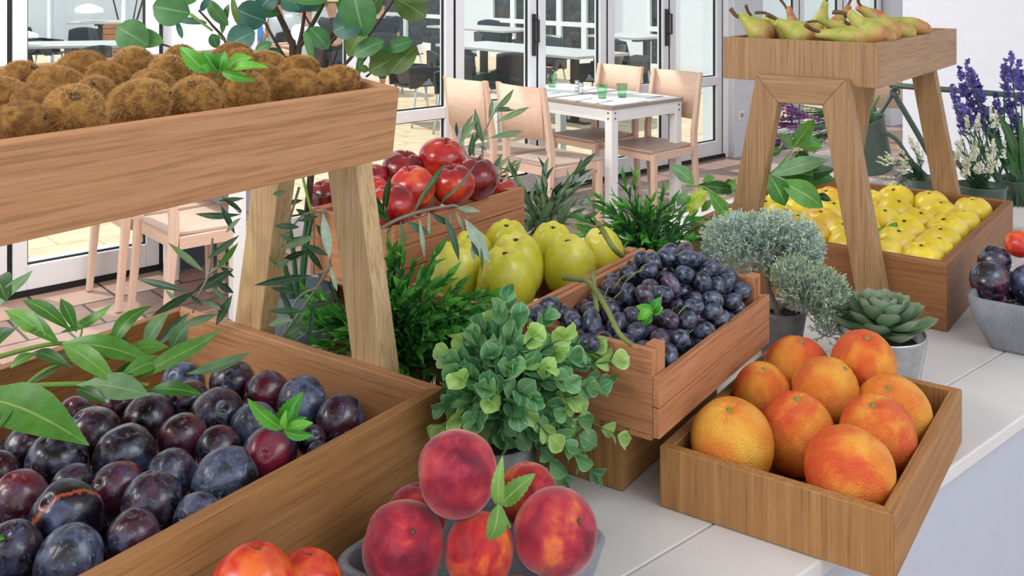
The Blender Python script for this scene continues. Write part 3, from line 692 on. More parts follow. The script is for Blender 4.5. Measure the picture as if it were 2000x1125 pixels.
# ---- grapefruit
gf_me = [fruit_mesh('grapefruit_body', M[m], .98, .97, (.10, .16), (.05, .3), -.06, lump=.015, seed=20+i, wrinkle=.012) for i, m in enumerate(('grapefruit', 'grapefruit_pale'))]
gf_bt = button_mesh(.87, .085)
GF = [(1424,842,172,1,(-.15,-.35,1),'largest yellow one in the left front corner of its crate'), (1571,850,155,0,(-.05,-.15,1),'tall orange one between the left front and the nearest one'), (1664,915,176,0,(.5,.9,-.3),'nearest one at the front board, its end turned away'),
      (1718,860,150,0,(-.25,-.3,1),'orange one by the right board, just behind the nearest'), (1752,795,150,1,(-.3,-.45,1),'with a red cheek, by the right board, rear one'), (1616,773,130,1,(.6,-.3,.9),'yellow one in the middle, stem turned right'),
      (1541,712,138,0,(.1,-.1,1),'red topped one at the back left'), (1682,718,122,0,(0,-.3,1),'pointed one at the back, in front of the succulent'), (1476,768,112,0,(0,-.3,1),'small red orange one beside the grape crate')]
it_ = []
for px, py, w, m, t, lb in GF:
    z = .07 if py > 780 else .078; Y = (H-z)*F/(py-YH); it_.append([P(px, py, Y), min(w/2*Y/F, .052)])
relax(it_, FG, (.014, .371, .014, .259), zs=.8)
for (p, r), (px, py, w, m, t, lb) in zip(it_, GF):
    p.z = max(p.z, r*.98+.014)
    put('grapefruit', gf_me[m], [('stem_button', gf_bt)], p, r, t, 'grapefruit, '+lb, 'grapefruit', 'grapefruit in the low crate', (1, 1, 1.06))
# ---- yellow-green apples (tall, calyx end up)
ag_me = fruit_mesh('apple_body', M['green_apple'], .93, 1.02, (.24, .30), (.18, .25), -.10, 5, .028, .015, seed=31)
ay_me = [fruit_mesh('apple_body', M[m], 1.0, .86, (.2, .32), (.2, .25), -.05, 5, .022, .018, seed=33+i) for i, m in enumerate(('yellow_apple', 'amber_apple'))]
cal = calyx_mesh(.78, .12); cal2 = calyx_mesh(.66, .12)
AG = [(994,541,126,'nearest one, in front'), (897,530,122,'left front one behind the grassy leaves'), (1040,512,120,'second row, directly behind the nearest one'), (1098,510,114,'right hand one with rusty specks, beside the grapes'), (1147,492,94,'rearmost right one, by the grape stalk'),
      (1012,486,104,'rear one, third from the right'), (1052,478,96,'rearmost one, behind the others'), (930,494,96,'left rear one, beside the red apple crate')]
it_ = []
for px, py, w, lb in AG:
    z = .195 if py > 500 else .205; Y = (H-z)*F/(py-YH); it_.append([P(px, py, Y), w/2*Y/F*.98])
class FA_:
    u, v = FR.u, FR.v
    def loc(s, p): a, b = FR.loc(p); return a, b-.206
relax(it_, None, it=25, zs=.3, gap=.9)
for (p, r), (px, py, w, lb) in zip(it_, AG):
    p.z = min(max(p.z, .16), .2)
    put('yellow_green_apple', ag_me, [('calyx', cal)], p, r, (rnd(-.12, .12), rnd(-.3, -.1), 1), 'big yellow-green apple, '+lb, 'apple', 'yellow-green apples in the slatted crate', (1, 1, 1.12))
# ---- yellow apples in the big crate
YA = [(1750,394,74),(1748,414,70),(1818,401,68),(1835,419,70),(1900,415,72),(1878,438,66),(1849,454,80),(1791,438,70),(1720,432,66),(1769,454,76),(1750,478,80),(1839,474,70),(1821,494,72),(1702,402,50),
      (1559,417,60),(1594,405,58),(1534,434,68),(1604,438,74),(1592,460,78),(1631,418,60),(1645,468,64),(1497,412,54),(1618,394,52),(1718,490,56),(1412,430,44),(1460,425,52),(1680,420,60),(1680,452,66),(1560,446,50),(1680,480,60),(1520,408,44),(1780,500,54)]
it_ = []
for px, py, w in YA:
    z = .105; Y = (H-z)*F/(py-YH); it_.append([P(px, py, Y), min(max(w/2*Y/F, .040), .049)])
relax(it_, FY, (.016, Ya-.016, .016, Yb-.016), it=60, zs=.5, gap=.9)
order = sorted(range(len(it_)), key=lambda i: FY.loc(it_[i][0]))
lab = {}
rows = [[] for _ in range(7)]
for i, (p, r) in enumerate(it_): rows[min(6, int(FY.loc(p)[0]/.088))].append(i)
for ri, rw in enumerate(rows):
    for k, i in enumerate(sorted(rw, key=lambda i: FY.loc(it_[i][0])[1])): lab[i] = 'yellow apple in the right-hand crate, %s row from front board, %s from right' % (ORD[ri], ORD[k])
for i, (p, r) in enumerate(it_):
    p.z = min(max(p.z, r*.86+.014), .118)
    m = 1 if i in (18, 17, 22) else 0
    put('yellow_apple', ay_me[m], [('calyx', cal2)], p, r*1.02, (rnd(-.3, .3), rnd(-.4, .1), 1), lab[i], 'apple', 'yellow apples in the right oak crate')
under = []
for i in range(6):
    for j in range(5):
        c = FY(.07+i*.094, .065+j*.094, .045)
        if all((c-q[0]).length > (.036+q[1])*.98 for q in it_): under.append(c)
for c in under: put('yellow_apple', ay_me[0], [('calyx', cal2)], c, .034, rv()+Vector((0, 0, 1)), 'yellow apple of the lower layer, seen only in gaps under the upper ones', 'apple', 'lower layer of yellow apples')
# ---- red apples
ar_me = [fruit_mesh('apple_body', M[m], 1.0, .92, (.2, .2), (.16, .25), .06, 5, .02, .02, seed=41+i) for i, m in enumerate(('red_apple', 'dark_apple', 'orange_apple'))]
ar_st = stem_mesh(.72, .3, .03, .08)
RA = [(862,314,92,0,'topmost one, at the back'), (919,348,92,1,'dark crimson, right end of the heap'), (875,362,86,0,'bright red, front right with a twig tip across it'), (814,368,92,2,'orange red, in the centre front'), (768,402,94,0,'front left one, behind the olive twig'),
      (787,334,84,1,'crimson, rear left of the topmost'), (735,350,62,0,'left one, half behind the stand leg'), (730,378,50,2,'low one right against the stand leg'), (634,382,30,1,'pink, glimpsed between the two stand legs'), (983,378,26,0,'low one at the right end of the crate')]
it_ = []
for px, py, w, m, lb in RA:
    Y = {0: 1.80, 1: 1.77, 2: 1.70, 3: 1.68, 4: 1.62, 5: 1.78, 6: 1.75, 7: 1.68, 8: 1.78, 9: 1.88}[len(it_)]; it_.append([P(px, py, Y), max(w/2*Y/F, .03)])
relax(it_, None, it=25, zs=.1, gap=.92)
for (p, r), (px, py, w, m, lb) in zip(it_, RA):
    put('red_apple', ar_me[m], [('stem', ar_st)], p, r, (rnd(-.3, .3), rnd(-.35, .1), 1), 'red apple, '+lb, 'apple', 'red apples in the rear slatted crate')
for i in range(4):
    for j in range(2):
        c = FB(.07+i*.075, .05+j*.095, .172)
        if all((c-q[0]).length > (.036+q[1])*.95 for q in it_): put('red_apple', ar_me[0], [('stem', ar_st)], c, .035, (rnd(-.3, .3), rnd(-.3, .3), 1), 'red apple of the lower layer, seen only in gaps under the heap', 'apple', 'lower layer of red apples')
# ---- peaches and the stone bowls
def bowl(name, W_, u, v, s, h, label, taper=.8):
    c = Vector(W_)+u*s/2-v*s/2; r = empty(name, (c.x, c.y, 0), math.atan2(u.y, u.x), label, 'bowl')
    bm = bmesh.new()
    def ring(hs, z, rad):
        vs = []
        for cx, cy, a0 in ((1, 1, 0), (-1, 1, 90), (-1, -1, 180), (1, -1, 270)):
            for k in range(6):
                a = math.radians(a0+k*18); vs.append(bm.verts.new(((hs-rad)*cx+math.cos(a)*rad, (hs-rad)*cy+math.sin(a)*rad, z)))
        return vs
    t = .009; prof = [(s/2*taper*.97, .001), (s/2*taper, .006), (s/2*.93, h*.55), (s/2, h-.003), (s/2-.002, h), (s/2-t+.002, h), (s/2-t, h-.003), (s/2*.93-t, h*.55), (s/2*taper-t, .014)]
    rr = [ring(a, z, s*.12*a/(s/2)) for a, z in prof]
    for a, b in zip(rr, rr[1:]):
        for k in range(24): bm.faces.new((a[k], a[(k+1) % 24], b[(k+1) % 24], b[k]))
    bm.faces.new(rr[0][::-1]); bm.faces.new(rr[-1])
    ob('bowl_body', bm, M['stone'], r, smooth=True); return r, c
bowl('stone_bowl', P(638, 1095, (H-.07)*F/(1095-YH)), FL.u, FL.v, .207, .07, 'square grey stone bowl of peaches at the bottom of the picture')
pe_me = [fruit_mesh('peach_body', M[m], 1.0, .98, (.14, .18), (.0, .2), .0, groove=.045, tip=.04, lump=.02, seed=50+i) for i, m in enumerate(('peach', 'peach_light'))]
pe_st = (lambda bm: (lathe(bm, [(0, .80), (.06, .81), (.07, .86), (.03, .88), (0, .88)], 7), part_mesh('stem_scar', bm, M['pear_stem']))[1])(bmesh.new())
PE = [(894,925,156,.150,0,(.3,.2,-1),'topmost of the pile, dusky purple red'), (789,1063,162,.085,0,(.3,-.6,.7),'left one in the bowl'), (936,1074,137,.083,1,(0,.6,.8),'middle one, orange below the leaf'), (1085,1040,162,.095,0,(.6,-.55,.6),'right one with a seam and a stem scar'),
      (1031,968,118,.085,1,(0,.3,1),'orange one behind the leaf, right of the topmost'), (812,1012,116,.075,0,(0,.3,1),'dull pink one at the back left')]
it_ = []
for px, py, w, z, m, t, lb in PE:
    Y = (H-z)*F/(py-YH); it_.append([P(px, py, Y), w/2*Y/F])
relax(it_, None, it=40, zs=1.)
for (p, r), (px, py, w, z, m, t, lb) in zip(it_, PE):
    put('peach', pe_me[m], [('stem_scar', pe_st)], p, r, t, 'peach, '+lb, 'peach', 'peaches in the stone bowl', (1, 1, 1.04) if m else (1, 1, 1.06))
bc = at(838, 1150, .05)
put('peach', pe_me[0], [('stem_scar', pe_st)], P(1006, 1196, .95), .032, (0, 0, 1), 'peach at the bottom of the bowl between the middle and right ones', 'peach', 'peaches in the stone bowl')
NE = [(493,1146,165,.115,.865,'left one at the bottom edge of the picture'), (596,1150,150,.10,.90,'right one at the bottom edge, behind its neighbour')]
ne_me = fruit_mesh('nectarine_body', M['nectarine'], 1., .97, (.14, .18), (0, .2), 0, groove=.04, lump=.02, seed=61)
for px, py, w, z, Y, lb in NE:
    put('nectarine', ne_me, [('stem_scar', pe_st)], P(px, py, Y), w/2*Y/F*.97, (.1, .2, 1), 'red orange nectarine, '+lb, 'nectarine', 'nectarines by the crate')
cN = P(540, 1150, .88)
r = empty('fruit_dish', (cN.x, cN.y, 0), 0, 'small grey dish under the two nectarines below the picture edge', 'dish')
bm = bmesh.new(); lathe(bm, [(0, .001), (.045, .001), (.075, .075), (.071, .077), (.042, .008), (0, .008)], 40); ob('dish_body', bm, M['stone'], r, True)
bw, bwc = bowl('stone_bowl', P(1883, 579, (H-.092)*F/(579-YH)), FY.u, FY.v, .21, .092, 'tall grey stone bowl of plums at the right edge', .72)
PR = [(1935,545,80,0,'dark plum, front left of the heap in the right stone bowl'), (1956,512,68,0,'dark plum, rear left of the heap in the right stone bowl'), (2010,550,84,1,'frosted plum cut by the right edge above the stone bowl'), (1992,488,58,2,'bright red plum topping the right stone bowl'), (1958,590,70,2,'reddish plum at the rim of the right stone bowl'), (2030,500,70,0,'dark plum beyond the right edge in the stone bowl'), (2040,600,80,0,'low plum beyond the right edge in the stone bowl')]
pr_red = fruit_mesh('plum_body', M['nectarine'], .95, 1., (.1, .16), (.03, .2), .05, groove=.03, seed=66)
it_ = [[P(px, py, 1.80 if py < 520 else (1.80 if py > 580 else 1.76)), w/2*1.71/F] for px, py, w, m, lb in PR]
relax(it_, None, it=40, zs=1.)
for (p, r), (px, py, w, m, lb) in zip(it_, PR):
    put('plum', pr_red if m == 2 and 'bright' in lb else pl_me[m], [], p, r, rv()+Vector((0, 0, 1)), lb, 'plum', 'plums in the stone bowl')
for dx, dy in ((.035, .03), (-.035, .03), (.035, -.035), (-.035, -.035), (0, 0)):
    put('plum', pl_me[0], [], Vector((bwc.x+dx, bwc.y+dy, .041 if dx else .075)), .0275 if dx else .024, rv()+Vector((0, 0, 1)), 'dark plum low in the right stone bowl, carrying the heap above', 'plum', 'lower plums in the stone bowl')
# ---- pears
def pear_mesh(name, mat, seed):
    prof = [(0, 1.0), (.10, .985), (.17, .93), (.205, .84), (.225, .70), (.26, .52), (.33, .32), (.42, .12), (.50, -.08), (.545, -.28), (.55, -.45), (.50, -.65), (.40, -.80), (.26, -.90), (.14, -.93), (.06, -.89), (0, -.86)]
    bm = bmesh.new(); lathe(bm, [(r*.74, z) for r, z in prof], 32)
    rs = random.Random(seed); off = Vector((rs.random()*9,)*3); bx = rs.uniform(-.12, .12)
    for v in bm.verts:
        v.co.x += bx*max(0, v.co.z+.2)**2; v.co *= 1+.07*noise.noise(v.co*1.5+off)
    me = part_mesh(name, bm, mat); return me
PMe = [pear_mesh('pear_body', M['pear'], 1), pear_mesh('pear_body', M['pear_red'], 4), pear_mesh('pear_body', M['pear'], 8)]
pst = [stem_mesh(.93, .5, .065, b_, 'pear_stem') for b_ in (.1, -.25, .3)]
PEARS = [ # neck end px, body end px, thickness px, row depth offset, stem variant, mesh, label
 ((1437,36),(1504,78),46,.03,0,0,'green one at the front left corner, its long stem pointing left'), ((1474,36),(1520,72),34,.10,1,2,'green one behind the left corner pear'), ((1508,34),(1545,80),40,.07,2,0,'slim one with a thick upright stem'),
 ((1522,42),(1582,80),52,.03,0,0,'upright looking one with a red base, third from the left'), ((1560,58),(1600,70),30,.09,1,2,'small green one behind the long lying pear'), ((1600,62),(1708,78),44,.03,1,2,'long yellow green one lying along the front board'),
 ((1607,30),(1600,50),34,.24,2,0,'pale one in the back, its stem leaning left'), ((1640,36),(1630,52),32,.22,0,1,'blushed one at the back, centre'), ((1655,32),(1722,80),50,.05,1,0,'bright green one near the right front corner'),
 ((1695,22),(1725,48),40,.20,2,1,'russet one with a curly stem, rear right'), ((1695,38),(1778,70),46,.12,0,0,'green one lying along the right board'), ((1715,62),(1755,74),40,.09,1,1,'reddish one beside the right board'), ((1746,38),(1800,54),30,.30,0,2,'green one in the rear right'),
 ((1770,50),(1812,64),34,.22,1,1,'brownish one by the right board, second from the rear'), ((1792,48),(1830,58),32,.34,2,2,'rearmost one in the right corner of the tray'), ((1545,40),(1556,62),30,.22,0,1,'brown stemmed one behind, left of centre'), ((1618,48),(1650,56),28,.15,1,2,'small one in the middle of the tray')]
for (a, b, w, dx, sv, mi, lb) in PEARS:
    # depth from the pear tray: distance along u from its front board, found on the ray of the pear's middle
    mx, my = (a[0]+b[0])/2, (a[1]+b[1])/2; d = P(mx, my, 1.)-Vector((0, 0, H))
    target = FY.o.dot(FY.u)+.03+dx; Y = (target)/(d.x*FY.u.x+FY.u.y)
    p0 = P(a[0], a[1], Y); p1 = P(b[0], b[1], Y-.0); ax = p0-p1; L = max(ax.length, .085)
    ax = (ax.normalized()+FY.u*rnd(-.25, .25)+Vector((0, 0, .0))).normalized()
    c = (p0+p1)/2; th = w*1.08*Y/F
    o = put('pear', PMe[mi], [('stem', pst[sv])], c, 1, ax, 'pear, '+lb, 'pear', 'pears in the upper tray')
    sz = L/1.85; k = th/(.814*sz); o.scale = (sz*k, sz*k, sz)
    o.location.z = max(c.z, PZ0+.03+th/2)
    x_, y_ = FY.loc(o.location); hx = .014+th*.35; x2 = min(max(x_, hx), Ya-hx); y2 = min(max(y_, .121+hx+.012), .121+.315-hx-.012); o.location += FY.u*(x2-x_)+FY.v*(y2-y_)
# ---- grapes
def grape_me(mat):
    bm = bmesh.new(); lathe(bm, [(math.sin(PI*i/10)*.8 if 0 < i < 10 else 0, math.cos(PI*i/10)*1.0) for i in range(11)], 16)
    return part_mesh('grape', bm, mat)
GM = [grape_me(M['grape']), grape_me(M['grape_red'])]
def surf(x, y):
    """height of the heap over the crate floor in the crate's own frame"""
    back = math.exp(-((x-.27)/.10)**2-((y-.095)/.085)**2)*.075
    front = math.exp(-((x-.13)/.12)**2-((y-.10)/.11)**2)*.042
    edge = min(1, min(x-.012, .362-x)/.04)*.5+.5; ey = min(1, min(y-.004, .196-y)/.03)*.5+.5
    return .150+back+front+.018*(y/.2)*(x/.37)+.012*(edge+ey-2)
def bunch(name, region, n, mi, label, extra=(), seed=1, dense=.0255):
    rs = random.Random(seed); r = empty(name, FR(0, 0), FR.rz, label, 'grapes', 'bunches of black grapes in the beech crate'); pts = []
    for px, py, zz in extra:
        p = P(px, py, (H-zz)*F/(py-YH)); x, y = FR.loc(p); pts.append(Vector((x, y, zz)))
    tries = 0
    while len(pts) < n and tries < 9000:
        tries += 1; x = rs.uniform(.03, .345); y = rs.uniform(.018, .184)
        if not region(x, y): continue
        z = surf(x, y)+rs.uniform(-.006, .004)-(.017 if tries > 3000 else 0)-(.014 if tries > 6000 else 0)
        p = Vector((x, y, z))
        if all((p-q).length > dense*rs.uniform(.95, 1.06) for q in pts+PTS): pts.append(p)
    for p in pts:
        o = bpy.data.objects.new('grape', GM[mi if rs.random() < .8 else 1-mi]); C.objects.link(o); o.parent = r; o.location = p
        s = rs.uniform(.0140, .0170); o.scale = (s*.98, s*.98, s*rs.uniform(1., 1.12)); o.rotation_euler = (rs.uniform(0, 3), rs.uniform(0, 3), rs.uniform(0, 6))
    bm = bmesh.new()
    cx = sum((p for p in pts), Vector())/len(pts)
    for p in rs.sample(pts, min(34, len(pts))):
        q = Vector((cx.x+(p.x-cx.x)*.55, cx.y+(p.y-cx.y)*.55, min(surf(p.x, p.y), p.z)-.006)); tube(bm, [q, (q+p)/2+Vector((0, 0, .007)), p+Vector((0, 0, .004))], .0012, .0009, 5, 2)
    PTS.extend(pts)
    return r, bm
PTS = []
ba, bma = bunch('grape_bunch', lambda x, y: x > .205, 98, 0, 'bunch of frosted blue-black grapes heaped in the rear of the beech crate', seed=3)
bb, bmb = bunch('grape_bunch', lambda x, y: x <= .205 and y < .10, 62, 1, 'bunch of purplish grapes in the front right of the beech crate', [(1128,700,.17) for _ in ()], seed=5)
bc_, bmc = bunch('grape_bunch', lambda x, y: x <= .205 and y >= .095, 62, 1, 'looser bunch with thick green stalk, spilling over the front left board', [(1076,598,.215), (1050,614,.213), (1118,628,.213), (1155,630,.213), (1148,670,.198), (1100,612,.205)], seed=8)
def locR(px, py, z): p = P(px, py, (H-z)*F/(py-YH)); x, y = FR.loc(p); return Vector((x, y, z))
tube(bmc, [locR(1101, 542, .235), locR(1125, 545, .240), locR(1150, 551, .243), locR(1181, 596, .236), locR(1208, 649, .222), locR(1232, 673, .205)], .0042, .003, 7)
tube(bmc, [locR(1157, 530, .246), locR(1160, 560, .24), locR(1166, 609, .215)], .004, .0032, 7)
tube(bma, [locR(1168, 436, .262), locR(1176, 448, .252), locR(1196, 482, .235), locR(1215, 500, .215)], .0048, .004, 7)
for bm_, p_ in ((bma, ba), (bmb, bb), (bmc, bc_)): ob('stalk', bm_, M['grape_stem'], p_, True)
#PLANTS#
# ------------------------------------------------------------------ plants
def face(k=.5): return Vector((rnd(-k, k), -1, rnd(.1, .9)))
class Sprig:
    """collects leaves and stems, then links them as one plant: foliage and stem parts"""
    def __init__(s): s.f = {}; s.s = {}
    def lf(s, mat): return s.f.setdefault(mat, bmesh.new())
    def st(s, mat): return s.s.setdefault(mat, bmesh.new())
    def done(s, name, loc, label, cat, group=None, fn='foliage', sn='stem'):
        r = empty(name, loc, 0, label, cat, group); inv = Matrix.Translation(-Vector(loc))
        for k, bm in list(s.f.items())+list(s.s.items()): bm.transform(inv)
        for k, bm in s.f.items(): ob_raw(fn, bm, M[k], r)
        for k, bm in s.s.items(): ob_raw(sn, bm, M[k], r)
        return r
def pleaf(bm, a, b, w, Ya, Yb=None, **kw):
    Yb = Ya if Yb is None else Yb; p0 = P(a[0], a[1], Ya); p1 = P(b[0], b[1], Yb)
    kw.setdefault('nrm', face()); leaf(bm, p0, p1, w*Ya/F, **kw)
def along(path, t):
    n = len(path)-1; x = t*n; i = min(int(x), n-1); return path[i].lerp(path[i+1], x-i), (path[i+1]-path[i]).normalized()
def shoot(sp, pts, mat, smat, nl, L, w, r0=.0015, r1=.0007, start=.2, ang=.8, shape=.45, pair=False, tipmat=None, rnd_=.25, bend=.1, point=1., tipn=3):
    """a stem through pts with leaves set around it in a spiral (or in pairs)"""
    path = smoothpath(pts, 5); tube(sp.st(smat), path, r0, r1, 5, 0)
    g = rnd(0, 6)
    for k in range(nl):
        t = start+(1-start)*k/max(nl-1, 1); p, d = along(path, min(t, .999)); g += 2.4 if not pair else PI/2
        s = d.orthogonal().normalized(); s = Matrix.Rotation(g, 3, d) @ s
        for sgn in ((1, -1) if pair else (1,)):
            a = ang*(1-.55*t)+rnd(-rnd_, rnd_)*.6; dd = (d*math.cos(a)+s*sgn*math.sin(a)).normalized(); l = L*rnd(.75, 1.15)*(1-.25*t)
            nn = (d-dd*d.dot(dd)).normalized()+Vector((0, -.5, .5))
            mm = tipmat if tipmat and k >= nl-tipn else mat
            leaf(sp.lf(mm), p, p+dd*l, w*rnd(.8, 1.15), nn, bend, .2, shape, 7 if w > .015 else 5, rnd(-.2, .2), point)
# --- laurel branch over the plums
sp = Sprig()
def zl(a, b, w, z0, z1=None, mat='laurel', **kw):
    z1 = z0 if z1 is None else z1; p0 = at(a[0], a[1], z0); p1 = at(b[0], b[1], z1); kw.setdefault('nrm', Vector((rnd(-.2, .3), -.7, .9)))
    leaf(sp.lf(mat), p0, p1, w*((p0.y+p1.y)/2)/F, **kw)
zl((118,672),(312,715),46,.215,.19, bend=.14, shape=.45); zl((122,672),(230,750),42,.215,.19, bend=.1); zl((262,742),(438,655),42,.185,.225, bend=.05, tipcurl=.18); zl((365,730),(490,688),27,.18,.205, mat='laurel_grey', bend=-.08)
zl((148,752),(292,772),56,.185,.18, mat='laurel_grey', shape=.6, bend=.1); zl((288,762),(398,772),30,.178,.178); zl((-40,775),(174,870),98,.20,.175, shape=.42, bend=.1)
zl((212,692),(292,592),36,.20,.25, mat='laurel', bend=.2, tipcurl=-.2); zl((282,684),(330,610),38,.19,.235, mat='laurel_grey'); zl((333,690),(368,632),44,.18,.215, mat='laurel_grey', shape=.6)
zl((118,650),(220,594),24,.22,.25, bend=-.12); zl((44,586),(138,646),30,.25,.225); zl((150,650),(120,590),24,.225,.25, bend=.2, tipcurl=.2); zl((8,606),(90,656),34,.24,.225, shape=.6)
zl((-6,602),(68,535),32,.24,.27, mat='laurel_grey', tipcurl=.2); zl((55,750),(142,668),22,.185,.21, mat='laurel_grey', bend=-.15); zl((22,612),(118,674),34,.24,.215); zl((-10,545),(14,590),50,.25, mat='laurel_dark'); zl((-20,690),(30,640),56,.21, mat='laurel_dark')
zl((140,720),(60,690),26,.2,.2, mat='laurel_dark'); zl((210,745),(300,716),34,.19,.19, mat='laurel_dark'); zl((150,760),(210,790),26,.18,.178, mat='laurel_dark'); zl((230,740),(330,700),38,.19,.2); zl((-10,850),(40,790),30,.19,.19)
zl((90,650),(40,640),26,.22,.22,mat='lime'); zl((70,690),(20,720),26,.21,.2); zl((190,700),(250,660),30,.2,.215,mat='laurel_dark'); zl((240,690),(330,678),34,.2,.2)
for pts, r in (([(-40,764,.19),(60,754,.187),(150,750,.185),(232,746,.183),(290,752,.18)], .0042), ([(-30,705,.21),(40,685,.213),(110,671,.215),(200,672,.212),(250,690,.2)], .0032), ([(48,756,.187),(90,722,.195),(150,704,.2),(215,700,.2)], .0026),
               ([(110,671,.215),(100,650,.225),(60,630,.235),(20,610,.24)], .002), ([(150,672,.214),(160,645,.226),(150,625,.232)], .0016), ([(180,745,.185),(190,730,.19),(205,712,.2)], .0016)):
    tube(sp.st('green_stem'), [at(*q) for q in pts], r, r*.5, 7)
sp.done('laurel_branch', at(150, 750, .185), 'long laurel branch with curling leaves lying across the left of the plum crate', 'branch')
# --- laurel on the right stand
sp = Sprig(); YL = 2.0
def yl(a, b, w, Y0, Y1=None, mat='laurel', **kw): pleaf(sp.lf(mat), a, b, w, Y0, Y1, **kw)
for a, b, w, y0, m in [((1584,263),(1590,300),28,2.1,'laurel'),((1548,290),(1592,232),30,2.05,'laurel'),((1556,286),(1607,288),24,2.0,'laurel'),((1552,296),(1578,318),30,2.0,'laurel_dark'),((1520,262),(1548,290),26,2.05,'laurel_grey'),
      ((1500,345),(1620,312),34,1.95,'laurel_grey'),((1510,340),(1632,352),50,1.98,'laurel_dark'),((1502,340),(1534,402),44,1.9,'laurel'),((1520,352),(1608,405),50,1.9,'laurel'),((1545,352),(1632,330),30,1.98,'laurel_dark'),((1502,300),(1524,293),18,2.0,'laurel'),((1590,382),(1624,392),18,1.93,'laurel_dark')]: yl(a, b, w, y0, mat=m)
for pts, r in (([(1490,352),(1520,326),(1548,290),(1570,262)], .0025), ([(1500,340),(1545,338),(1600,342)], .003), ([(1530,320),(1556,300),(1562,286)], .0018)): tube(sp.st('green_stem'), [P(x, y, 1.98) for x, y in pts], r, r*.5, 6)
sp.done('laurel_branch', P(1500, 345, 1.98), 'glossy laurel branch standing up between the trestle legs over the yellow apples', 'branch')
sp = Sprig()
for a, b, w, y0, m in [((1356,360),(1308,322),32,2.02,'laurel_grey'),((1360,362),(1440,372),26,2.05,'laurel_dark'),((1372,366),(1346,420),24,1.98,'lime'),((1382,372),(1342,412),30,1.95,'lime'),((1384,372),(1424,428),26,1.93,'laurel'),((1420,382),(1436,350),20,2.05,'laurel'),
      ((1372,356),(1396,345),16,2.05,'laurel'),((1345,372),(1322,404),18,1.98,'laurel_grey'),((1412,366),(1438,360),26,2.08,'laurel'),((1390,390),(1370,414),16,1.95,'laurel')]: yl(a, b, w, y0, mat=m)
tube(sp.st('green_stem'), [P(1340, 362, 2.02), P(1375, 366, 2.0), P(1405, 385, 1.97), P(1430, 405, 1.95)], .0026, .0016, 6)
sp.done('laurel_sprig', P(1430, 405, 1.95), 'laurel sprig with lime young leaves over the left corner of the yellow apple crate', 'branch')
# --- mint sprigs
def mint(name, leaves, base, label, mat='mint', zf=None):
    global sp
    sp = Sprig()
    for a, b, w, Y in leaves: pleaf(sp.lf(mat), a, b, w, Y, bend=.18, fold=.3, shape=.42, nseg=17, twist=rnd(-.5, .5), nrm=face(.4), serr=.13, point=.75)
    tube(sp.st('green_stem'), [P(*base[0]), P(*base[1])], .0016, .0012, 6, 0)
    return sp.done(name, P(*base[0]), label, 'mint', 'mint sprigs')
mint('mint_sprig', [((552,838),(483,778),32,.99),((553,836),(592,765),42,1.0),((560,838),(575,795),20,.98),((556,838),(560,800),16,.97),((558,842),(612,826),26,.97),((560,838),(600,815),24,1.0),((556,842),(613,850),22,.965)], ((556,850,1.0),(557,834,.99)), 'mint sprig with five bright leaves lying on the plums at the front board')
mint('mint_sprig', [((402,142),(352,92),36,1.13),((425,140),(395,100),34,1.14),((430,138),(440,100),38,1.14),((445,132),(492,112),30,1.15),((450,135),(525,132),22,1.14),((432,140),(500,158),20,1.11),((408,140),(392,128),18,1.1)], ((425,150,1.14),(432,132,1.14)), 'crinkled mint leaves lying on the kiwis near the back board')
mint('mint_sprig', [((975,990),(982,890),30,.90),((978,985),(1046,925),40,.91),((974,985),(956,1056),44,.89),((985,985),(1010,945),20,.92)], ((996,1030,.9),(976,984,.9)), 'mint sprig of three leaves tucked between the peaches', 'mint2')
mint('mint_sprig', [((1275,612),(1242,598),24,1.28),((1272,610),(1290,580),24,1.29),((1270,612),(1256,635),22,1.27),((1275,612),(1295,600),18,1.29),((1270,605),(1245,625),20,1.27)], ((1272,622,1.29),(1272,608,1.28)), 'small curled green leaf sprig in the middle of the grapes')
mint('mint_sprig', [((1732,460),(1708,446),18,2.0),((1732,460),(1752,434),22,2.02),((1736,460),(1762,448),18,2.01),((1732,462),(1712,462),14,1.98)], ((1734,468,2.02),(1733,458,2.01)), 'green leaf sprig among the yellow apples right of the trestle leg', 'mint')
mint('mint_sprig', [((-12,1040),(10,1052),18,.86),((-12,800),(8,782),26,1.05),((-10,810),(8,830),20,1.04)], ((-14,830,1.05),(-10,800,1.05)), 'bit of mint at the left edge of the picture beside the big laurel leaf')
# --- olive
def olive(sp, lst, Y, mats=('olive',), w=1., jitter=.05):
    for a, b, ww in lst:
        y = Y+rnd(-jitter, jitter); pleaf(sp.lf(random.choice(mats)), a, b, ww*w, y, y+rnd(-.03, .03), bend=rnd(-.06, .1), shape=.5, nrm=Vector((rnd(-1, 1), -1, rnd(-.2, 1))))
def z4(lst): return [((a[0]*.35, 366+a[1]*.35), (b[0]*.35, 366+b[1]*.35), w*.35) for a, b, w in lst]
sp = Sprig()
olive(sp, z4([((1345,150),(1088,147),42),((1365,60),(1218,76),40),((1345,170),(1258,255),40),((1335,268),(1155,402),50),((1140,472),(938,308),40),((1050,582),(762,510),42),((1095,575),(848,718),52),((1080,582),(1302,460),60),
    ((1215,708),(995,778),50),((1296,600),(1204,772),56),((1060,698),(865,890),60),((1232,100),(1312,262),34),((1215,398),(1310,505),40),((1200,520),(1305,590),40),((1130,622),(1236,682),36),((1000,650),(918,570),26),((1130,660),(1060,600),24),((1240,60),(1350,130),30),((1180,560),(1260,640),34)]), 1.38, ('olive', 'olive', 'olive_light'), jitter=.03)
olive(sp, z4([((1330,308),(1212,452),38)]), 1.36, ('laurel',), jitter=0)
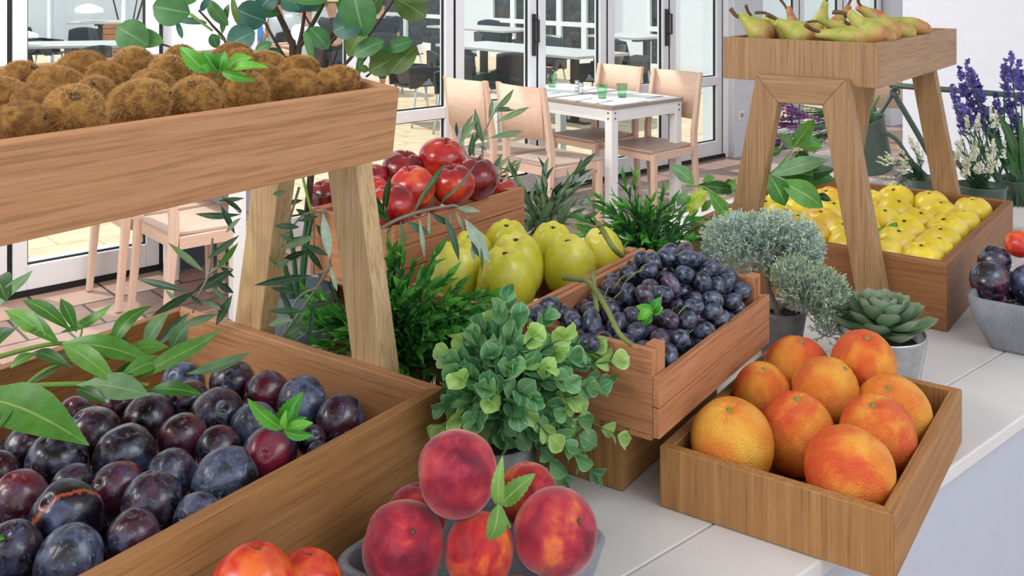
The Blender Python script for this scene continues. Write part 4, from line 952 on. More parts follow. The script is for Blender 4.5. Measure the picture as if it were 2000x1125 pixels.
for pts in ([(1185,285),(1165,480),(1110,600),(1075,700)], [(1345,140),(1250,60),(1215,40)], [(1160,490),(1230,440),(1300,460)]): tube(sp.st('olive_twig'), [P(x*.35, 366+y*.35, 1.38) for x, y in pts], .0022, .0012, 6)
sp.done('olive_branch', P(376, 611, 1.38), 'olive branch with long dark leaves left of the left trestle leg', 'branch')
sp = Sprig()
olive(sp, z4([((1742,490),(1418,546),50),((1702,672),(1558,972),62),((1692,72),(1578,96),34),((1672,222),(1528,214),36),((1765,272),(1560,340),48),((1620,405),(1530,435),40),((1560,555),(1642,760),34),((1700,690),(1500,690),40),((1752,600),(1716,896),22),
    ((1762,205),(1832,318),40),((1700,325),(1800,462),34),((1602,132),(1560,200),30),((1720,350),(1560,420),44),((1640,740),(1500,770),50),((1832,380),(1700,320),44),((1850,640),(1720,660),36),((1560,260),(1640,300),30),((1660,590),(1510,560),36),((1830,520),(1890,650),36),
    ((1600,20),(1520,40),30),((1830,60),(1740,20),30),((1650,120),(1740,170),34),((1780,160),(1660,190),30),((1560,450),(1500,380),30),((1800,700),(1880,640),34),((1690,760),(1600,830),34)]), 1.37, ('olive', 'olive', 'olive_light'), jitter=.08)
olive(sp, z4([((1802,140),(1842,400),64),((1840,440),(1882,580),30)]), 1.3, ('olive_silver',), jitter=0)
for pts in ([(1670,0),(1610,200),(1570,330)], [(1850,430),(1740,600),(1560,850)], [(1830,140),(1700,150),(1600,260)], [(1790,560),(1660,620),(1570,860)], [(1760,480),(1840,440),(1830,200)]): tube(sp.st('olive_twig'), [P(x*.35, 366+y*.35, 1.38) for x, y in pts], .0022, .0012, 6)
sp.done('olive_branch', P(548, 664, 1.38), 'dense olive branches with dark leaves between the two left trestle legs', 'branch')
sp = Sprig()
def z5(x, y): return (600+x*.35, 366+y*.35)
L5 = [((520,185),(545,355),26,'olive_light'),((625,170),(655,398),26,'olive_silver'),((680,130),(680,272),20,'olive_silver'),((690,140),(802,212),34,'olive'),((545,190),(692,270),44,'olive'),((760,150),(848,412),44,'olive'),((830,130),(876,242),24,'olive_silver'),((835,115),(968,135),34,'olive_silver'),
      ((880,175),(1022,422),78,'olive_silver'),((800,130),(795,300),16,'olive_light'),((350,20),(458,180),40,'laurel_dark'),((450,0),(432,150),30,'olive'),((460,190),(350,100),34,'laurel_dark'),((920,320),(935,415),28,'olive_silver'),((600,135),(668,0),22,'olive_light'),((740,105),(810,0),14,'olive_light'),((970,330),(975,470),18,'olive'),((915,300),(960,390),24,'olive')]
for a, b, w, m in L5: pleaf(sp.lf(m), z5(*a), z5(*b), w*.35, 1.36, 1.36+rnd(-.02, .02), bend=rnd(-.03, .08), nrm=Vector((rnd(-.6, .6), -1, rnd(0, .6))))
pleaf(sp.lf('laurel_dark'), (820,394), (871,317), 13, 1.36, 1.4, bend=-.08); pleaf(sp.lf('olive_light'), (866,392), (930,317), 7, 1.36, 1.4, bend=-.1); pleaf(sp.lf('laurel_dark'), (751,424), (764,337), 14, 1.35)
tube(sp.st('olive_twig'), [P(*z5(380, 245), 1.34), P(*z5(500, 180), 1.35), P(*z5(620, 138), 1.36), P(*z5(740, 112), 1.36), P(*z5(840, 106), 1.36), P(*z5(900, 180), 1.355)], .0026, .0014, 7)
tube(sp.st('olive_twig'), [P(*z5(380, 245), 1.34), P(*z5(300, 330), 1.35), P(*z5(220, 420), 1.36), P(690, 560, 1.37)], .0028, .0026, 7)
sp.done('olive_twig', P(733, 452, 1.34), 'arching olive twig with silvery hanging leaves in front of the red apples', 'branch')
sp = Sprig()
def z6(x, y): return (860+x/3.571, 100+y/3.571)
for a, b, w, m in [((370,420),(512,262),46,'olive_light'),((385,498),(625,388),44,'olive_light'),((340,606),(585,555),42,'olive_light'),((300,650),(242,398),48,'olive_light'),((338,480),(362,325),30,'olive_light'),((230,650),(275,540),30,'olive'),((140,630),(232,440),34,'olive_light'),((130,650),(258,475),48,'olive_light'),((200,745),(228,570),48,'olive'),((385,415),(488,395),34,'olive'),((320,700),(268,660),24,'olive_light'),
                   ((118,600),(110,490),22,'olive'),((240,740),(200,650),36,'olive'),((350,835),(432,715),32,'olive_light'),((380,850),(492,730),34,'olive_light'),((450,850),(545,755),30,'olive_light'),((520,880),(572,745),34,'olive_light'),((330,800),(300,760),24,'olive'),((410,420),(520,410),20,'olive'),((470,860),(400,900),30,'olive'),((540,900),(480,960),30,'olive')]:
    pleaf(sp.lf(m), z6(*a), z6(*b), w/3.571, 2.1, 2.1+rnd(-.03, .03), nrm=Vector((rnd(-.7, .7), -1, rnd(0, .8))))
for pts in ([(290,960),(292,760),(302,600),(352,470),(400,400)], [(290,960),(200,760),(140,640)], [(400,960),(390,880),(480,820),(540,780)]): tube(sp.st('olive_twig'), [P(*z6(*q), 2.1) for q in pts], .003, .0015, 6)
sp.done('olive_sprig', P(941, 369, 2.1), 'upright olive sprig with grey-green leaves in front of the beech chairs', 'branch')
sp = Sprig(); c0 = P(1062, 490, 2.05)
for k in range(26):
    tip = P(rnd(1000, 1140), rnd(330, 470), 2.05+rnd(-.08, .08)); mid = (c0+tip)/2+Vector((0, 0, .03)); shoot(sp, [c0+rv(.01), mid, tip], random.choice(('olive', 'olive_light', 'olive_light')), 'olive_twig', 7, .062, .0125, .0015, .001, .3, .6)
pleaf(sp.lf('olive'), (1046,420), (990,345), 16, 2.0); pleaf(sp.lf('olive_light'), (1050,445), (1090,372), 15, 2.0)
sp.done('olive_plant', c0, 'bushy olive cuttings behind the apple crates, below the dining chairs', 'plant')
# --- artificial grass-like plants
def grassy(name, base, tips, mats, label, L=.04, w=.009, n=10, potr=.05):
    sp = Sprig(); b = Vector(base)
    for t in tips:
        if name == 'grass_plant' and t.y < 1.7:
            c_ = t.dot(FL.u)
            if c_ < .985: t = t+FL.u*(.985-c_)
        m = b.lerp(t, .5)+Vector((0, 0, .02))+rv(.01); shoot(sp, [b+rv(.015), m, t], random.choice(mats), 'dark_stem', n, L, w, .0014, .0008, .25, .75, .4, tipmat=mats[0], tipn=3)
    r = sp.done(name, (b.x, b.y, 0), label, 'plant')
    bm = bmesh.new(); h = b.z+.01; lathe(bm, [(0, .001), (potr*.8, .001), (potr, h), (potr*.92, h), (potr*.9, h-.01), (0, h-.01)], 28); ob('pot', bm, M['grey_pot'], r, True); return r
b1 = P(770, 700, 1.42); b1.z = .07; tips = []
for k in range(85):
    px = random.gauss(790, 85); px = min(max(px, 585), 958); lo = 500+abs(px-760)*.32; py = rnd(lo, 735); tips.append(P(px, py, 1.38+rnd(-.1, .12)))
tips += [P(rnd(830, 965), rnd(575, 700), rnd(1.24, 1.3)) for _ in range(34)]+[P(rnd(590, 660), rnd(600, 690), 1.38) for _ in range(14)]
tips += [P(x, y, 1.36) for x, y in ((758,470),(782,488),(850,500),(805,520),(770,500),(740,520),(895,560),(925,575),(950,585),(620,640),(640,700),(660,660))]
grassy('grass_plant', b1, tips, ('grass', 'grass_dark', 'grass_dark', 'grass'), 'large bright green leafy plant behind the right trestle leg of the left stand', n=11, potr=.055)
b2 = P(1262, 520, 1.98); b2.z = .07; tips = []
for k in range(70):
    px = random.gauss(1262, 70); px = min(max(px, 1140), 1385); py = rnd(385+abs(px-1255)*.35, 505); tips.append(P(px, py, 1.98+rnd(-.1, .1)))
tips += [P(x, y, 1.95) for x, y in ((1218,350),(1240,350),(1205,385),(1168,385),(1295,375),(1310,395),(1335,400),(1160,400),(1265,400))]
grassy('grass_plant', b2, tips, ('grass', 'grass_dark', 'grass_dark', 'grass_dark'), 'leafy green plant behind the grape crate, in front of the dining table', L=.044, w=.008, n=9)
# --- round-leaf bush
sp = Sprig(); b3 = Vector((-.02, 1.205, .085))
BT = [(990,592),(1010,630),(1062,625),(1098,660),(1150,680),(1168,692),(1168,745),(1206,850),(1152,918),(1092,925),(1072,850),(1058,872),(858,838),(872,768),(890,705),(930,668),(962,640),(1120,790),(1000,720),(1060,720),(1100,745),(950,760),(1022,800),(905,740),(1130,850),(1172,705),(985,850),(1040,780),(930,820),(900,800),(1160,760),(1110,700),(1040,660),(960,700),(1080,800),(1120,880),(880,850),(1010,880),(975,620),(1080,690)]
for i, (x, y) in enumerate(BT+[(x+rnd(-25, 25), y+rnd(-20, 30)) for x, y in BT[12:36]]+[(rnd(900, 1110), rnd(690, 880)) for _ in range(14)]):
    rr = math.hypot(x-1000, y-760)/180; Y = 1.08+.10*min(rr, 1)+rnd(-.02, .05) if i < 64 else rnd(1.14, 1.22); t = P(x, y, Y)
    m = b3.lerp(t, .5)+Vector((0, -.015, .035)); 
    shoot(sp, [b3+rv(.012), m, t], 'bush', 'dark_stem', 5, .030, .0235, .0013, .0008, .3, .95, .55, pair=True, tipmat='bush_tip' if random.random() < .5 else 'bush', bend=.12, point=.65, tipn=2)
r = sp.done('round_leaf_bush', (b3.x, b3.y, 0), 'bushy plant with small round pale-edged leaves spilling between the crates and peaches', 'plant')
bm = bmesh.new(); lathe(bm, [(0, .001), (.042, .001), (.052, .085), (.048, .085), (.046, .075), (0, .075)], 28); ob('pot', bm, M['grey_pot'], r, True)
# --- big eucalyptus
sp = Sprig()
EU = [((290,88),(229,52),64,'euc'),((320,82),(253,68),38,'euc'),((372,26),(298,12),66,'euc'),((405,45),(338,38),14,'euc_blue'),((356,75),(346,43),11,'euc_blue'),((446,50),(405,0),28,'euc'),((434,66),(447,8),17,'euc'),((466,50),(454,-6),13,'euc_olive'),((520,42),(462,18),62,'euc_blue'),
      ((444,90),(498,62),56,'euc_blue'),((424,94),(414,66),22,'euc'),((546,28),(484,18),22,'euc'),((498,100),(532,84),22,'euc'),((508,110),(548,98),24,'euc_blue'),((566,18),(628,4),34,'euc_blue'),((555,-4),(640,2),18,'euc'),((712,72),(690,-18),76,'euc'),((650,62),(708,38),62,'euc_blue'),
      ((680,110),(712,58),44,'euc_olive'),((690,108),(750,80),38,'euc'),((720,140),(783,108),52,'euc_olive'),((762,142),(812,92),52,'euc_olive'),((752,98),(806,80),34,'euc'),((770,-4),(832,34),60,'euc_olive'),((740,-20),(850,-6),40,'euc_olive'),((642,96),(604,54),40,'euc'),((698,150),(706,102),14,'euc'),((720,138),(704,130),16,'euc_olive'),
      ((700,28),(745,-6),44,'euc_olive'),((622,22),(600,-20),40,'euc'),((660,20),(700,-14),36,'euc'),((505,20),(540,-14),44,'euc_blue'),((388,-4),(330,-12),36,'euc'),((585,20),(560,-16),50,'euc_blue'),((410,-6),(392,22),14,'euc_blue'),((610,118),(595,60),16,'euc')]
for a, b, w, m in EU: pleaf(sp.lf(m), a, b, w, 1.62+rnd(-.05, .05), shape=.52, point=.55, bend=.07, fold=.12, nseg=10, nrm=Vector((rnd(-.35, .35), -1, rnd(-.2, .5))))
Yb = 1.66
for pts, r in (([(560,420),(572,120),(565,75),(545,30),(520,-20)], .007), ([(560,420),(582,120),(590,85),(620,30),(640,-10)], .005), ([(600,420),(628,130),(645,70),(665,22),(672,-10)], .006), ([(640,90),(680,40),(712,-8)], .004), ([(575,118),(590,60),(598,-10)], .004), ([(560,120),(518,45),(497,-8)], .003),
               ([(450,200),(444,92),(415,50),(388,20)], .0028), ([(430,160),(350,100),(305,84)], .0025), ([(665,135),(692,105),(738,45),(775,-10)], .0032), ([(690,145),(718,108)], .003), ([(648,132),(662,88)], .0025), ([(632,98),(612,60),(590,20)], .0025), ([(715,150),(740,130)], .002)):
    tube(sp.st('twig'), [P(x, y, Yb) for x, y in pts], r, r*.6, 8)
for pts in ([(610,420),(590,340),(585,300)], [(372,28),(395,45),(415,60)], [(425,68),(440,80)]): tube(sp.st('green_stem'), [P(x, y, Yb-.01) for x, y in pts], .003, .002, 6)
eb = P(585, 640, 1.66); 
for q in (P(560, 420, Yb), P(600, 420, Yb), P(610, 420, Yb), P(450, 200, Yb), P(430, 160, Yb)): tube(sp.st('dark_stem'), [q, (q+Vector((eb.x, eb.y, .12)))/2, Vector((eb.x, eb.y, .06))], .004, .0045, 7)
r = sp.done('eucalyptus_plant', (eb.x, eb.y, 0), 'tall eucalyptus with big round leaves on dark stems behind the kiwi tray', 'plant')
bm = bmesh.new(); lathe(bm, [(0, .001), (.05, .001), (.062, .12), (.057, .12), (.05, .1), (0, .1)], 28); ob('pot', bm, M['skirting'], r, True)
# --- grey-green coral plant in a dull pot
sp = Sprig(); cp = at(1524, 694, 0.001); cp.z = 0
def cluster(cx, cy, rx, ry, n, Y, mats, rad):
    for k in range(n):
        a = rnd(0, 6.28); q = math.sqrt(rnd(0, 1)); x, y = cx+rx*q*math.cos(a), cy+ry*q*math.sin(a); dz = rnd(-1, 1)*rad*math.sqrt(max(0, 1-q*q)); p = P(x, y, Y+dz)
        c = P(cx, cy+ry*.6, Y); d = (p-c).normalized()+Vector((0, -.2, .5))+rv(.4); d.normalize(); L = rnd(.010, .018)
        m = random.choice(mats); bm = sp.lf(m); e = p+d*L
        tube(sp.st('coral'), [p-d*.008, e], .0007, .0006, 3, 0, False)
        for j in range(5):
            dd = (d+rv(.8)).normalized(); b_ = p+d*L*rnd(.3, 1); leaf(bm, b_, b_+dd*rnd(.005, .009), rnd(.0018, .003), rv()+Vector((0, -1, .3)), .05, .1, .7, 2, 0, .6)
Yc = cp.y
sp.s['coral'] = bmesh.new(); M['coral_tw'] = M['coral']
for (cx, cy, rx, ry, n) in ((1440,462,58,34,520),(1510,455,55,32,480),(1560,480,40,40,380),(1420,490,40,30,240),(1478,500,38,36,200),(1580,505,22,32,160)): cluster(cx, cy, rx, ry, n, Yc-.02, ('coral', 'coral', 'coral_tip'), .05)
for (cx, cy, rx, ry, n) in ((1545,540,32,28,260),(1585,565,55,34,560),(1615,590,40,32,340),(1615,635,22,26,120)): cluster(cx, cy, rx, ry, n, Yc-.08, ('coral_green', 'coral_green', 'coral_tip'), .05)
for pts, r in (([(1522,640),(1516,600),(1500,560),(1500,520),(1480,480),(1450,470)], .005), ([(1500,520),(1530,480),(1560,470)], .004), ([(1516,605),(1560,580),(1610,590)], .0045), ([(1500,560),(1540,530),(1580,510)], .003), ([(1600,590),(1612,630),(1620,650)], .002), ([(1480,480),(1500,450),(1530,445)], .003), ([(1480,482),(1420,480)], .003), ([(1560,580),(1580,560)], .003)):
    tube(sp.st('coral_stem'), [P(x, y, Yc-.03) for x, y in pts], r, r*.6, 6)
r = sp.done('coral_plant', cp, 'blue grey bonsai-like plant of tiny sprigs leaning over from a dull pot', 'plant')
bm = bmesh.new(); lathe(bm, [(0, .001), (.030, .001), (.033, .01), (.043, .075), (.041, .082), (.037, .08), (.036, .066), (0, .066)], 32); ob('pot', bm, M['grey_pot'], r, True)
bm = bmesh.new(); lathe(bm, [(0, .071), (.02, .070), (.0355, .067)], 24)
for k in range(60): 
    a = rnd(0, 6.28); q = rnd(0, .033); box(bm, *[v for c_ in (math.cos(a)*q, math.sin(a)*q, .071) for v in (c_-.002, c_+.002)])
ob('soil', bm, M['soil'], r)
# --- succulent in the zinc pot
sc_ = at(1722, 747, 0.001); sc_.z = 0; sr = empty('succulent', sc_, 0, 'green rosette succulent in a shiny zinc pot behind the grapefruit', 'plant')
bm = bmesh.new(); lathe(bm, [(0, .001), (.050, .001), (.0515, .004), (.065, .078), (.067, .080), (.067, .083), (.064, .083), (.0625, .078), (.052, .06), (0, .06)], 56); ob('zinc_pot', bm, M['zinc'], sr, True)
bm = bmesh.new(); bar(bm, (.052, -.018, .006), (.0645, -.021, .077), .002, .0015); ob('pot_seam', bm, M['zinc'], sr)
bm = bmesh.new(); lathe(bm, [(0, .07), (.04, .069), (.058, .064)], 24); ob('soil', bm, M['soil'], sr)
bm = bmesh.new(); n = 46
for k in range(n):
    t = k/n; a = k*2.39996; R = .078*(1-t)**.75+.008; el = math.radians(8+72*t**1.1); L = R; c = Vector((0, 0, .082+.026*t))
    d = Vector((math.cos(a)*math.cos(el), math.sin(a)*math.cos(el), math.sin(el))); up = Vector((-math.cos(a)*math.sin(el), -math.sin(a)*math.sin(el), math.cos(el)))
    w = .034*(1-t)**.6+.008; b0 = c+d*.006
    for off, fl in ((0, 1), (-.0022, -1)): leaf(bm, b0+up*off, b0+d*L+up*(off*.2), w, up, -.10, .42, .64, 10, 0, .45, .12)
ob_raw('rosette', bm, M['succulent'], sr)
# --- heather, lavender and hyacinth behind the right stand, on a green tube stand
def spike(bm, p, d, L, r, n, s):
    for k in range(n):
        t = rnd(0, 1); a = rnd(0, 6.28); o_ = Vector((math.cos(a), math.sin(a), 0)); q = p+d*L*t; dd = (o_*(1-.3*t)+d*rnd(.2, .9)).normalized(); leaf(bm, q, q+dd*r*(1-.6*t)*rnd(.8, 1.2), s, rv()+Vector((0, -1, 0)), .1, .3, .6, 2, 0, .6)
def needle_stem(sp, pts, smat='heather', n=40, L=.008):
    path = smoothpath(pts, 6); tube(sp.st('dark_stem'), path, .0014, .0008, 5, 0)
    for k in range(n):
        q, d = along(path, rnd(.1, .95)); s = (Matrix.Rotation(rnd(0, 6.28), 3, d) @ d.orthogonal().normalized()); leaf(sp.lf(smat), q, q+(s+d*.9).normalized()*L*rnd(.7, 1.2), .0016, rv(), .05, .1, .5, 2)
sp = Sprig(); hp = P(1915, 400, 2.5); hp.z = 0
hb = Vector((hp.x, hp.y, .09))
for k in range(48):
    x = rnd(1858, 1960); y = rnd(222, 330); t = P(x, y, 2.5+rnd(-.08, .08)); needle_stem(sp, [hb+rv(.02), hb.lerp(t, .5)+rv(.01), t], n=60)
    if k % 3 == 0: spike(sp.lf('white_bloom'), t-Vector((0, 0, .025)), Vector((rnd(-.2, .2), 0, 1)), .045, .011, 50, .007)
for x, y in ((1890,315),(1905,325),(1940,310),(1930,322),(1898,300),(1885,330)): spike(sp.lf('white_bloom'), P(x, y, 2.42)-Vector((0, 0, .02)), Vector((rnd(-.5, .5), 0, 1)), .03, .015, 50, .008)
r = sp.done('white_heather', hp, 'white heather in a round green pot behind the right corner of the yellow apple crate', 'plant', fn='foliage_and_bloom')
bm = bmesh.new(); lathe(bm, [(0, .001), (.05, .001), (.061, .108), (.064, .112), (.06, .113), (.057, .1), (0, .09)], 32); ob('pot', bm, M['green_metal'], r, True)
sp = Sprig(); hp = P(1800, 430, 2.72); hp.z = 0; hb = Vector((hp.x, hp.y, .08))
for k in range(26):
    x = rnd(1728, 1808); y = 275+abs(x-1775)*rnd(.2, 1.2)+rnd(0, 80); t = P(x, min(y, 385), 2.72+rnd(-.06, .06)); needle_stem(sp, [hb+rv(.015), hb.lerp(t, .5)+Vector((0, 0, .02)), t], n=40)
    spike(sp.lf('white_bloom'), t, (t-hb).normalized(), .035, .009, 40, .006)
r = sp.done('white_heather', hp, 'pale heather leaning left behind the yellow apple crate, left of the rear trestle leg', 'plant', fn='foliage_and_bloom')
bm = bmesh.new(); lathe(bm, [(0, .001), (.045, .001), (.055, .085), (.051, .085), (.05, .075), (0, .07)], 28); ob('pot', bm, M['green_metal'], r, True)
# violet hyacinth-like flowers in a bucket hung on the stand
def bucket(root, base, top, r0, r1):
    base, top = Vector(base), Vector(top); d = top-base; L = d.length; mtx = Matrix.Translation(base) @ d.to_track_quat('Z', 'Y').to_matrix().to_4x4()
    bm = bmesh.new(); lathe(bm, [(0, .001), (r0, 0), (r0+.002, .006), (r1, L-.004), (r1+.003, L), (r1-.002, L), (r1-.004, L-.006), (r0, .02), (0, .02)], 36, mtx=mtx); return ob('bucket', bm, M['green_metal'], root, True)
sp = Sprig(); vb = P(1995, 420, 2.75)
for (x, y, n) in [(1875,165,1),(1890,150,1),(1862,200,1),(1905,175,1),(1890,215,1),(1962,150,1),(1975,135,1),(1990,150,1),(1995,180,1),(1965,200,1),(1980,230,1),(1920,240,1),(1990,260,1),(1945,215,1),(1870,245,1),(1885,240,1),(1975,290,1),(1995,310,1),(1935,260,1),(1900,195,1),(1915,210,1)]:
    t = P(x, y, 2.75+rnd(-.05, .05)); tube(sp.st('dark_stem'), [vb+rv(.02), vb.lerp(t, .6)+rv(.02), t], .003, .0018, 5); d = (t-vb).normalized(); spike(sp.lf('violet_bloom'), t-d*.04, (d+Vector((0, 0, 1))).normalized(), .085, .024, 70, .011)
for a, b, w in (((1990,340),(1935,205),22),((1985,350),(1960,240),18),((1998,350),(1990,230),20),((1975,340),(1925,250),16),((1990,350),(1950,300),18)): pleaf(sp.lf('laurel_dark'), a, b, w, 2.72)
sp.done('violet_flowers', (vb.x, vb.y, vb.z-.1), 'tall violet hyacinth-like flowers at the right edge in a hanging bucket', 'flowers', fn='bloom')
sp = Sprig(); rb = P(1690, 250, 3.05)
for k in range(60):
    x = rnd(1515, 1605); y = 200+(x-1515)*rnd(-.05, .3)+rnd(0, 90); t = P(x, min(y, 290), 3.05+rnd(-.06, .06)); needle_stem(sp, [rb+rv(.025), rb.lerp(t, .5)+Vector((0, 0, .02)), t], 'grass_dark', 24, .014)
    if k % 2: spike(sp.lf('lilac_bloom'), t, (t-rb).normalized(), .06, .013, 60, .012)
for k in range(16): t = P(rnd(1680, 1718), rnd(178, 230), 3.05+rnd(-.03, .03)); needle_stem(sp, [rb+rv(.02), t], 'grass', 50, .012)
lv = sp.done('lavender', (rb.x, rb.y, rb.z), 'lilac lavender spilling left from the tilted green bucket behind the pear stand', 'plant', fn='foliage_and_bloom')
ms_ = P(1800, 300, 3.1)
r = empty('metal_plant_stand', (ms_.x, ms_.y, FLOOR), 0, 'green painted metal tube stand holding flower buckets behind the counter', 'plant stand')
inv = Matrix.Translation(-Vector((ms_.x, ms_.y, FLOOR)))
def tb(nm, pts, rad, sm=4): bm = bmesh.new(); tube(bm, pts, rad, rad, 10, sm); bm.transform(inv); o = ob(nm, bm, M['green_metal'], r, True); return o
Ys = 3.1
tb('top_rail', [P(1738, 166, Ys), P(2030, 190, Ys)], .009, 0)
tb('strut', [P(1742, 176, Ys), P(1800, 275, Ys), P(1862, 390, Ys)], .009)
tb('strut', [P(1758, 300, Ys), P(1830, 372, Ys), P(1840, 500, Ys)], .006)
a_ = P(1862, 390, Ys); tb('leg', [a_, Vector((a_.x+.02, a_.y, FLOOR+.005))], .009, 0)
b_ = P(1650, 330, Ys+.22); tb('leg', [P(1750, 172, Ys), b_, Vector((b_.x-.02, b_.y, FLOOR+.005))], .008, 0)
tb('ring', [P(1748, 180, Ys-.01)+Vector((math.cos(t)*.014, 0, math.sin(t)*.014)) for t in (2*PI*k/12 for k in range(13))], .003, 0)
tb('curved_brace', [P(1518, 300, 3.0), P(1540, 270, 3.0), P(1580, 250, 3.0), P(1640, 246, 3.0), P(1735, 262, 3.0), P(1770, 300, 3.0), P(1790, 335, 3.05)], .006)
tb('curved_brace', [P(2010, 300, 2.8), P(1985, 330, 2.8), P(1972, 400, 2.8), P(1985, 470, 2.8), P(2010, 520, 2.8)], .008)
tb('curved_brace', [P(1975, 300, 2.85), P(1955, 330, 2.85), P(1948, 360, 2.85), P(1952, 380, 2.85)], .005)
tb('cross_wire', [P(1952, 370, 2.85), P(2020, 385, 2.85)], .003, 0); tb('cross_wire', [P(1700, 390, Ys), P(1860, 365, Ys)], .003, 0)
c_ = P(2010, 520, 2.8); tb('leg', [c_, Vector((c_.x, c_.y, FLOOR+.005))], .008, 0)
for base, top, r0, r1 in ((P(1716, 334, 3.05), P(1684, 236, 3.05), .045, .066), (P(2012, 440, 2.78), P(1996, 345, 2.78), .04, .058)):
    o = bucket(r, base, top, r0, r1); 
    for v in o.data.vertices: v.co = inv @ v.co
# ------------------------------------------------------------------ dining furniture
def dining_chair(c, label, rz=None):
    """origin on the floor under the middle of the back legs, facing +x"""
    r = empty('dining_chair', (c.x, c.y, FLOOR), WROT if rz is None else rz, label, 'chair', 'beech dining chairs'); w = .44; hw = w/2; ch = wood('chair', 'z'); sw = wood('seat', 'x')
    for s in (-1, 1):
        y = s*(hw-.016); poly = [(-.055, .003), (-.028, .003), (.018, .44), (.02, .52), (-.055, .92), (-.080, .92), (-.022, .52), (-.022, .44)]
        bm = bmesh.new(); prism(bm, poly, None, 'y', y-.016, y+.016); ob('back_leg', bm, ch, r, bev=.003)
        bm = bmesh.new(); prism(bm, [(.385, .43), (.425, .43), (.420, .003), (.395, .003)], None, 'y', y-.017, y+.017); ob('front_leg', bm, ch, r, bev=.003)
        bm = bmesh.new(); box(bm, .02, .385, y-.009, y+.009, .375, .43); ob('side_apron', bm, wood('chair', 'x'), r, bev=.002)
    for x in (.0, .395): bm = bmesh.new(); box(bm, x, x+.018, -hw+.035, hw-.035, .375, .43); ob('cross_apron', bm, wood('chair', 'y'), r, bev=.002)
    bm = bmesh.new(); prism(bm, [(-.005, -hw+.035), (.44, -hw), (.44, hw), (-.005, hw-.035)], None, 'z', .4305, .447); ob('seat', bm, sw, r, bev=.004)
    bm = bmesh.new(); n = 10; fr = []; 
    for i in range(n+1):
        y = -hw+.033+(w-.066)*i/n; cv = -.028*math.sin(PI*i/n)
        fr.append([bm.verts.new((x0+cv+d, y, z)) for z, x0, d in ((.60, -.037, 0), (.915, -.068, 0), (.915, -.068, -.014), (.60, -.037, -.014))])
    for a, b in zip(fr, fr[1:]):
        for k in range(4): bm.faces.new((a[k], a[(k+1) % 4], b[(k+1) % 4], b[k]))
    bm.faces.new(fr[0]); bm.faces.new(fr[-1][::-1]); ob('backrest', bm, wood('chair', 'y'), r, True); return r
for c, rot, lb in ((Vector((-.25, 6.38, 0)), 0, 'pale beech dining chair left of the set table, the one further left'), (Vector((.10, 6.03, 0)), 0, 'pale beech dining chair left of the set table, nearest to the crates'),
                   (Vector((.745, 7.22, 0)), PI, 'pale beech dining chair on the window side of the set table, left one'), (Vector((1.09, 6.81, 0)), PI, 'pale beech dining chair on the window side of the set table, right one'),
                   (Vector((-1.62, 4.50, 0)), 0, 'beech dining chair seen under the kiwi tray, right one'), (Vector((-1.955, 4.83, 0)), 0, 'beech dining chair seen under the kiwi tray, left one'),
                   (P(1742, 380, 7.2)*1, PI*1.2, 'beech chair glimpsed through the gap by the right wall')):
    dining_chair(c, lb, WROT+rot)
def dining_table(c, a, b, label):
    """near corner c, a along W, b along N"""
    r = empty('dining_table', (c.x, c.y, FLOOR), WROT, label, 'table')
    bm = bmesh.new(); box(bm, 0, a, 0, b, .728, .75); ob('tabletop', bm, M['table_edge'], r, bev=.003)
    for x in (.01, a-.07):
        for y in (.01, b-.07):
            bm = bmesh.new(); box(bm, x, x+.06, y, y+.06, .001, .7275); ob('leg', bm, M['white'], r, bev=.003)
    for bx in ((.0705, a-.0705, .012, .034), (.0705, a-.0705, b-.034, b-.012)): bm = bmesh.new(); box(bm, *bx, .65, .7275); ob('apron', bm, M['white'], r)
    for bx in ((.012, .034, .0705, b-.0705), (a-.034, a-.012, .0705, b-.0705)): bm = bmesh.new(); box(bm, *bx, .65, .7275); ob('apron', bm, M['white'], r)
    bm = bmesh.new()
    for x, y, ax in ((.04, .008, 'Y'), (a-.04, .008, 'Y'), (.008, .04, 'X')):
        for z in (.67, .705):
            lathe(bm, [(0, -.003), (.005, -.003), (.006, .003)], 8, mtx=Matrix.Translation((x, y, z)) @ Matrix.Rotation(PI/2, 4, 'X' if ax == 'Y' else 'Y'))
    ob('bolt_heads', bm, M['dark_metal'], r)
    return r
tc = Vector((.63, 6.24, 0)); dining_table(tc, .71, 1.2, 'white-legged dining table laid for four beside the folding doors')
dining_table(Vector((-1.27, 4.50, 0)), .62, .85, 'white-legged dining table half hidden behind the left stand')
TZ = FLOOR+.75
def onT(x, y, z=0): return tc+W*x+N*y+Vector((0, 0, TZ+z))
for x, y, lb in ((.20, .28, 'paper place mat at the near left setting'), (.52, .26, 'paper place mat at the near right setting'), (.19, .86, 'paper place mat at the far left setting'), (.52, .86, 'paper place mat at the far right setting')):
    o = empty('place_mat', onT(x, y, .0005), WROT, 'white '+lb+' of the dining table', 'place mat', 'paper place mats'); bm = bmesh.new(); box(bm, -.165, .165, -.26, .26, 0, .0012); ob('mat_sheet', bm, M['paper'], o)
def tumbler(p, lb):
    r = empty('glass_tumbler', p, 0, lb, 'glass', 'green tumblers'); bm = bmesh.new(); seg = 20; t = .0025
    lathe(bm, [(0, .001), (.026, .001), (.028, .006), (.033, .045), (.0345, .05), (.038, .092), (.0355, .092), (.0315, .05), (.030, .045), (.025, .01), (0, .01)], seg); ob('tumbler_body', bm, M['tumbler'], r, True)
    bm = bmesh.new(); lathe(bm, [(.0372, .086), (.0386, .0925), (.037, .0935), (.0356, .092)], 24); ob('rim', bm, M['tumbler'], r, True)
    bm = bmesh.new(); lathe(bm, [(0, .0015), (.0255, .0015), (.0275, .009), (0, .009)], 20); ob('thick_base', bm, M['green_glass'], r, True)
M['green_glass'] = glass('thick_green_glass', '#c8eed4', alpha_mix=.8)
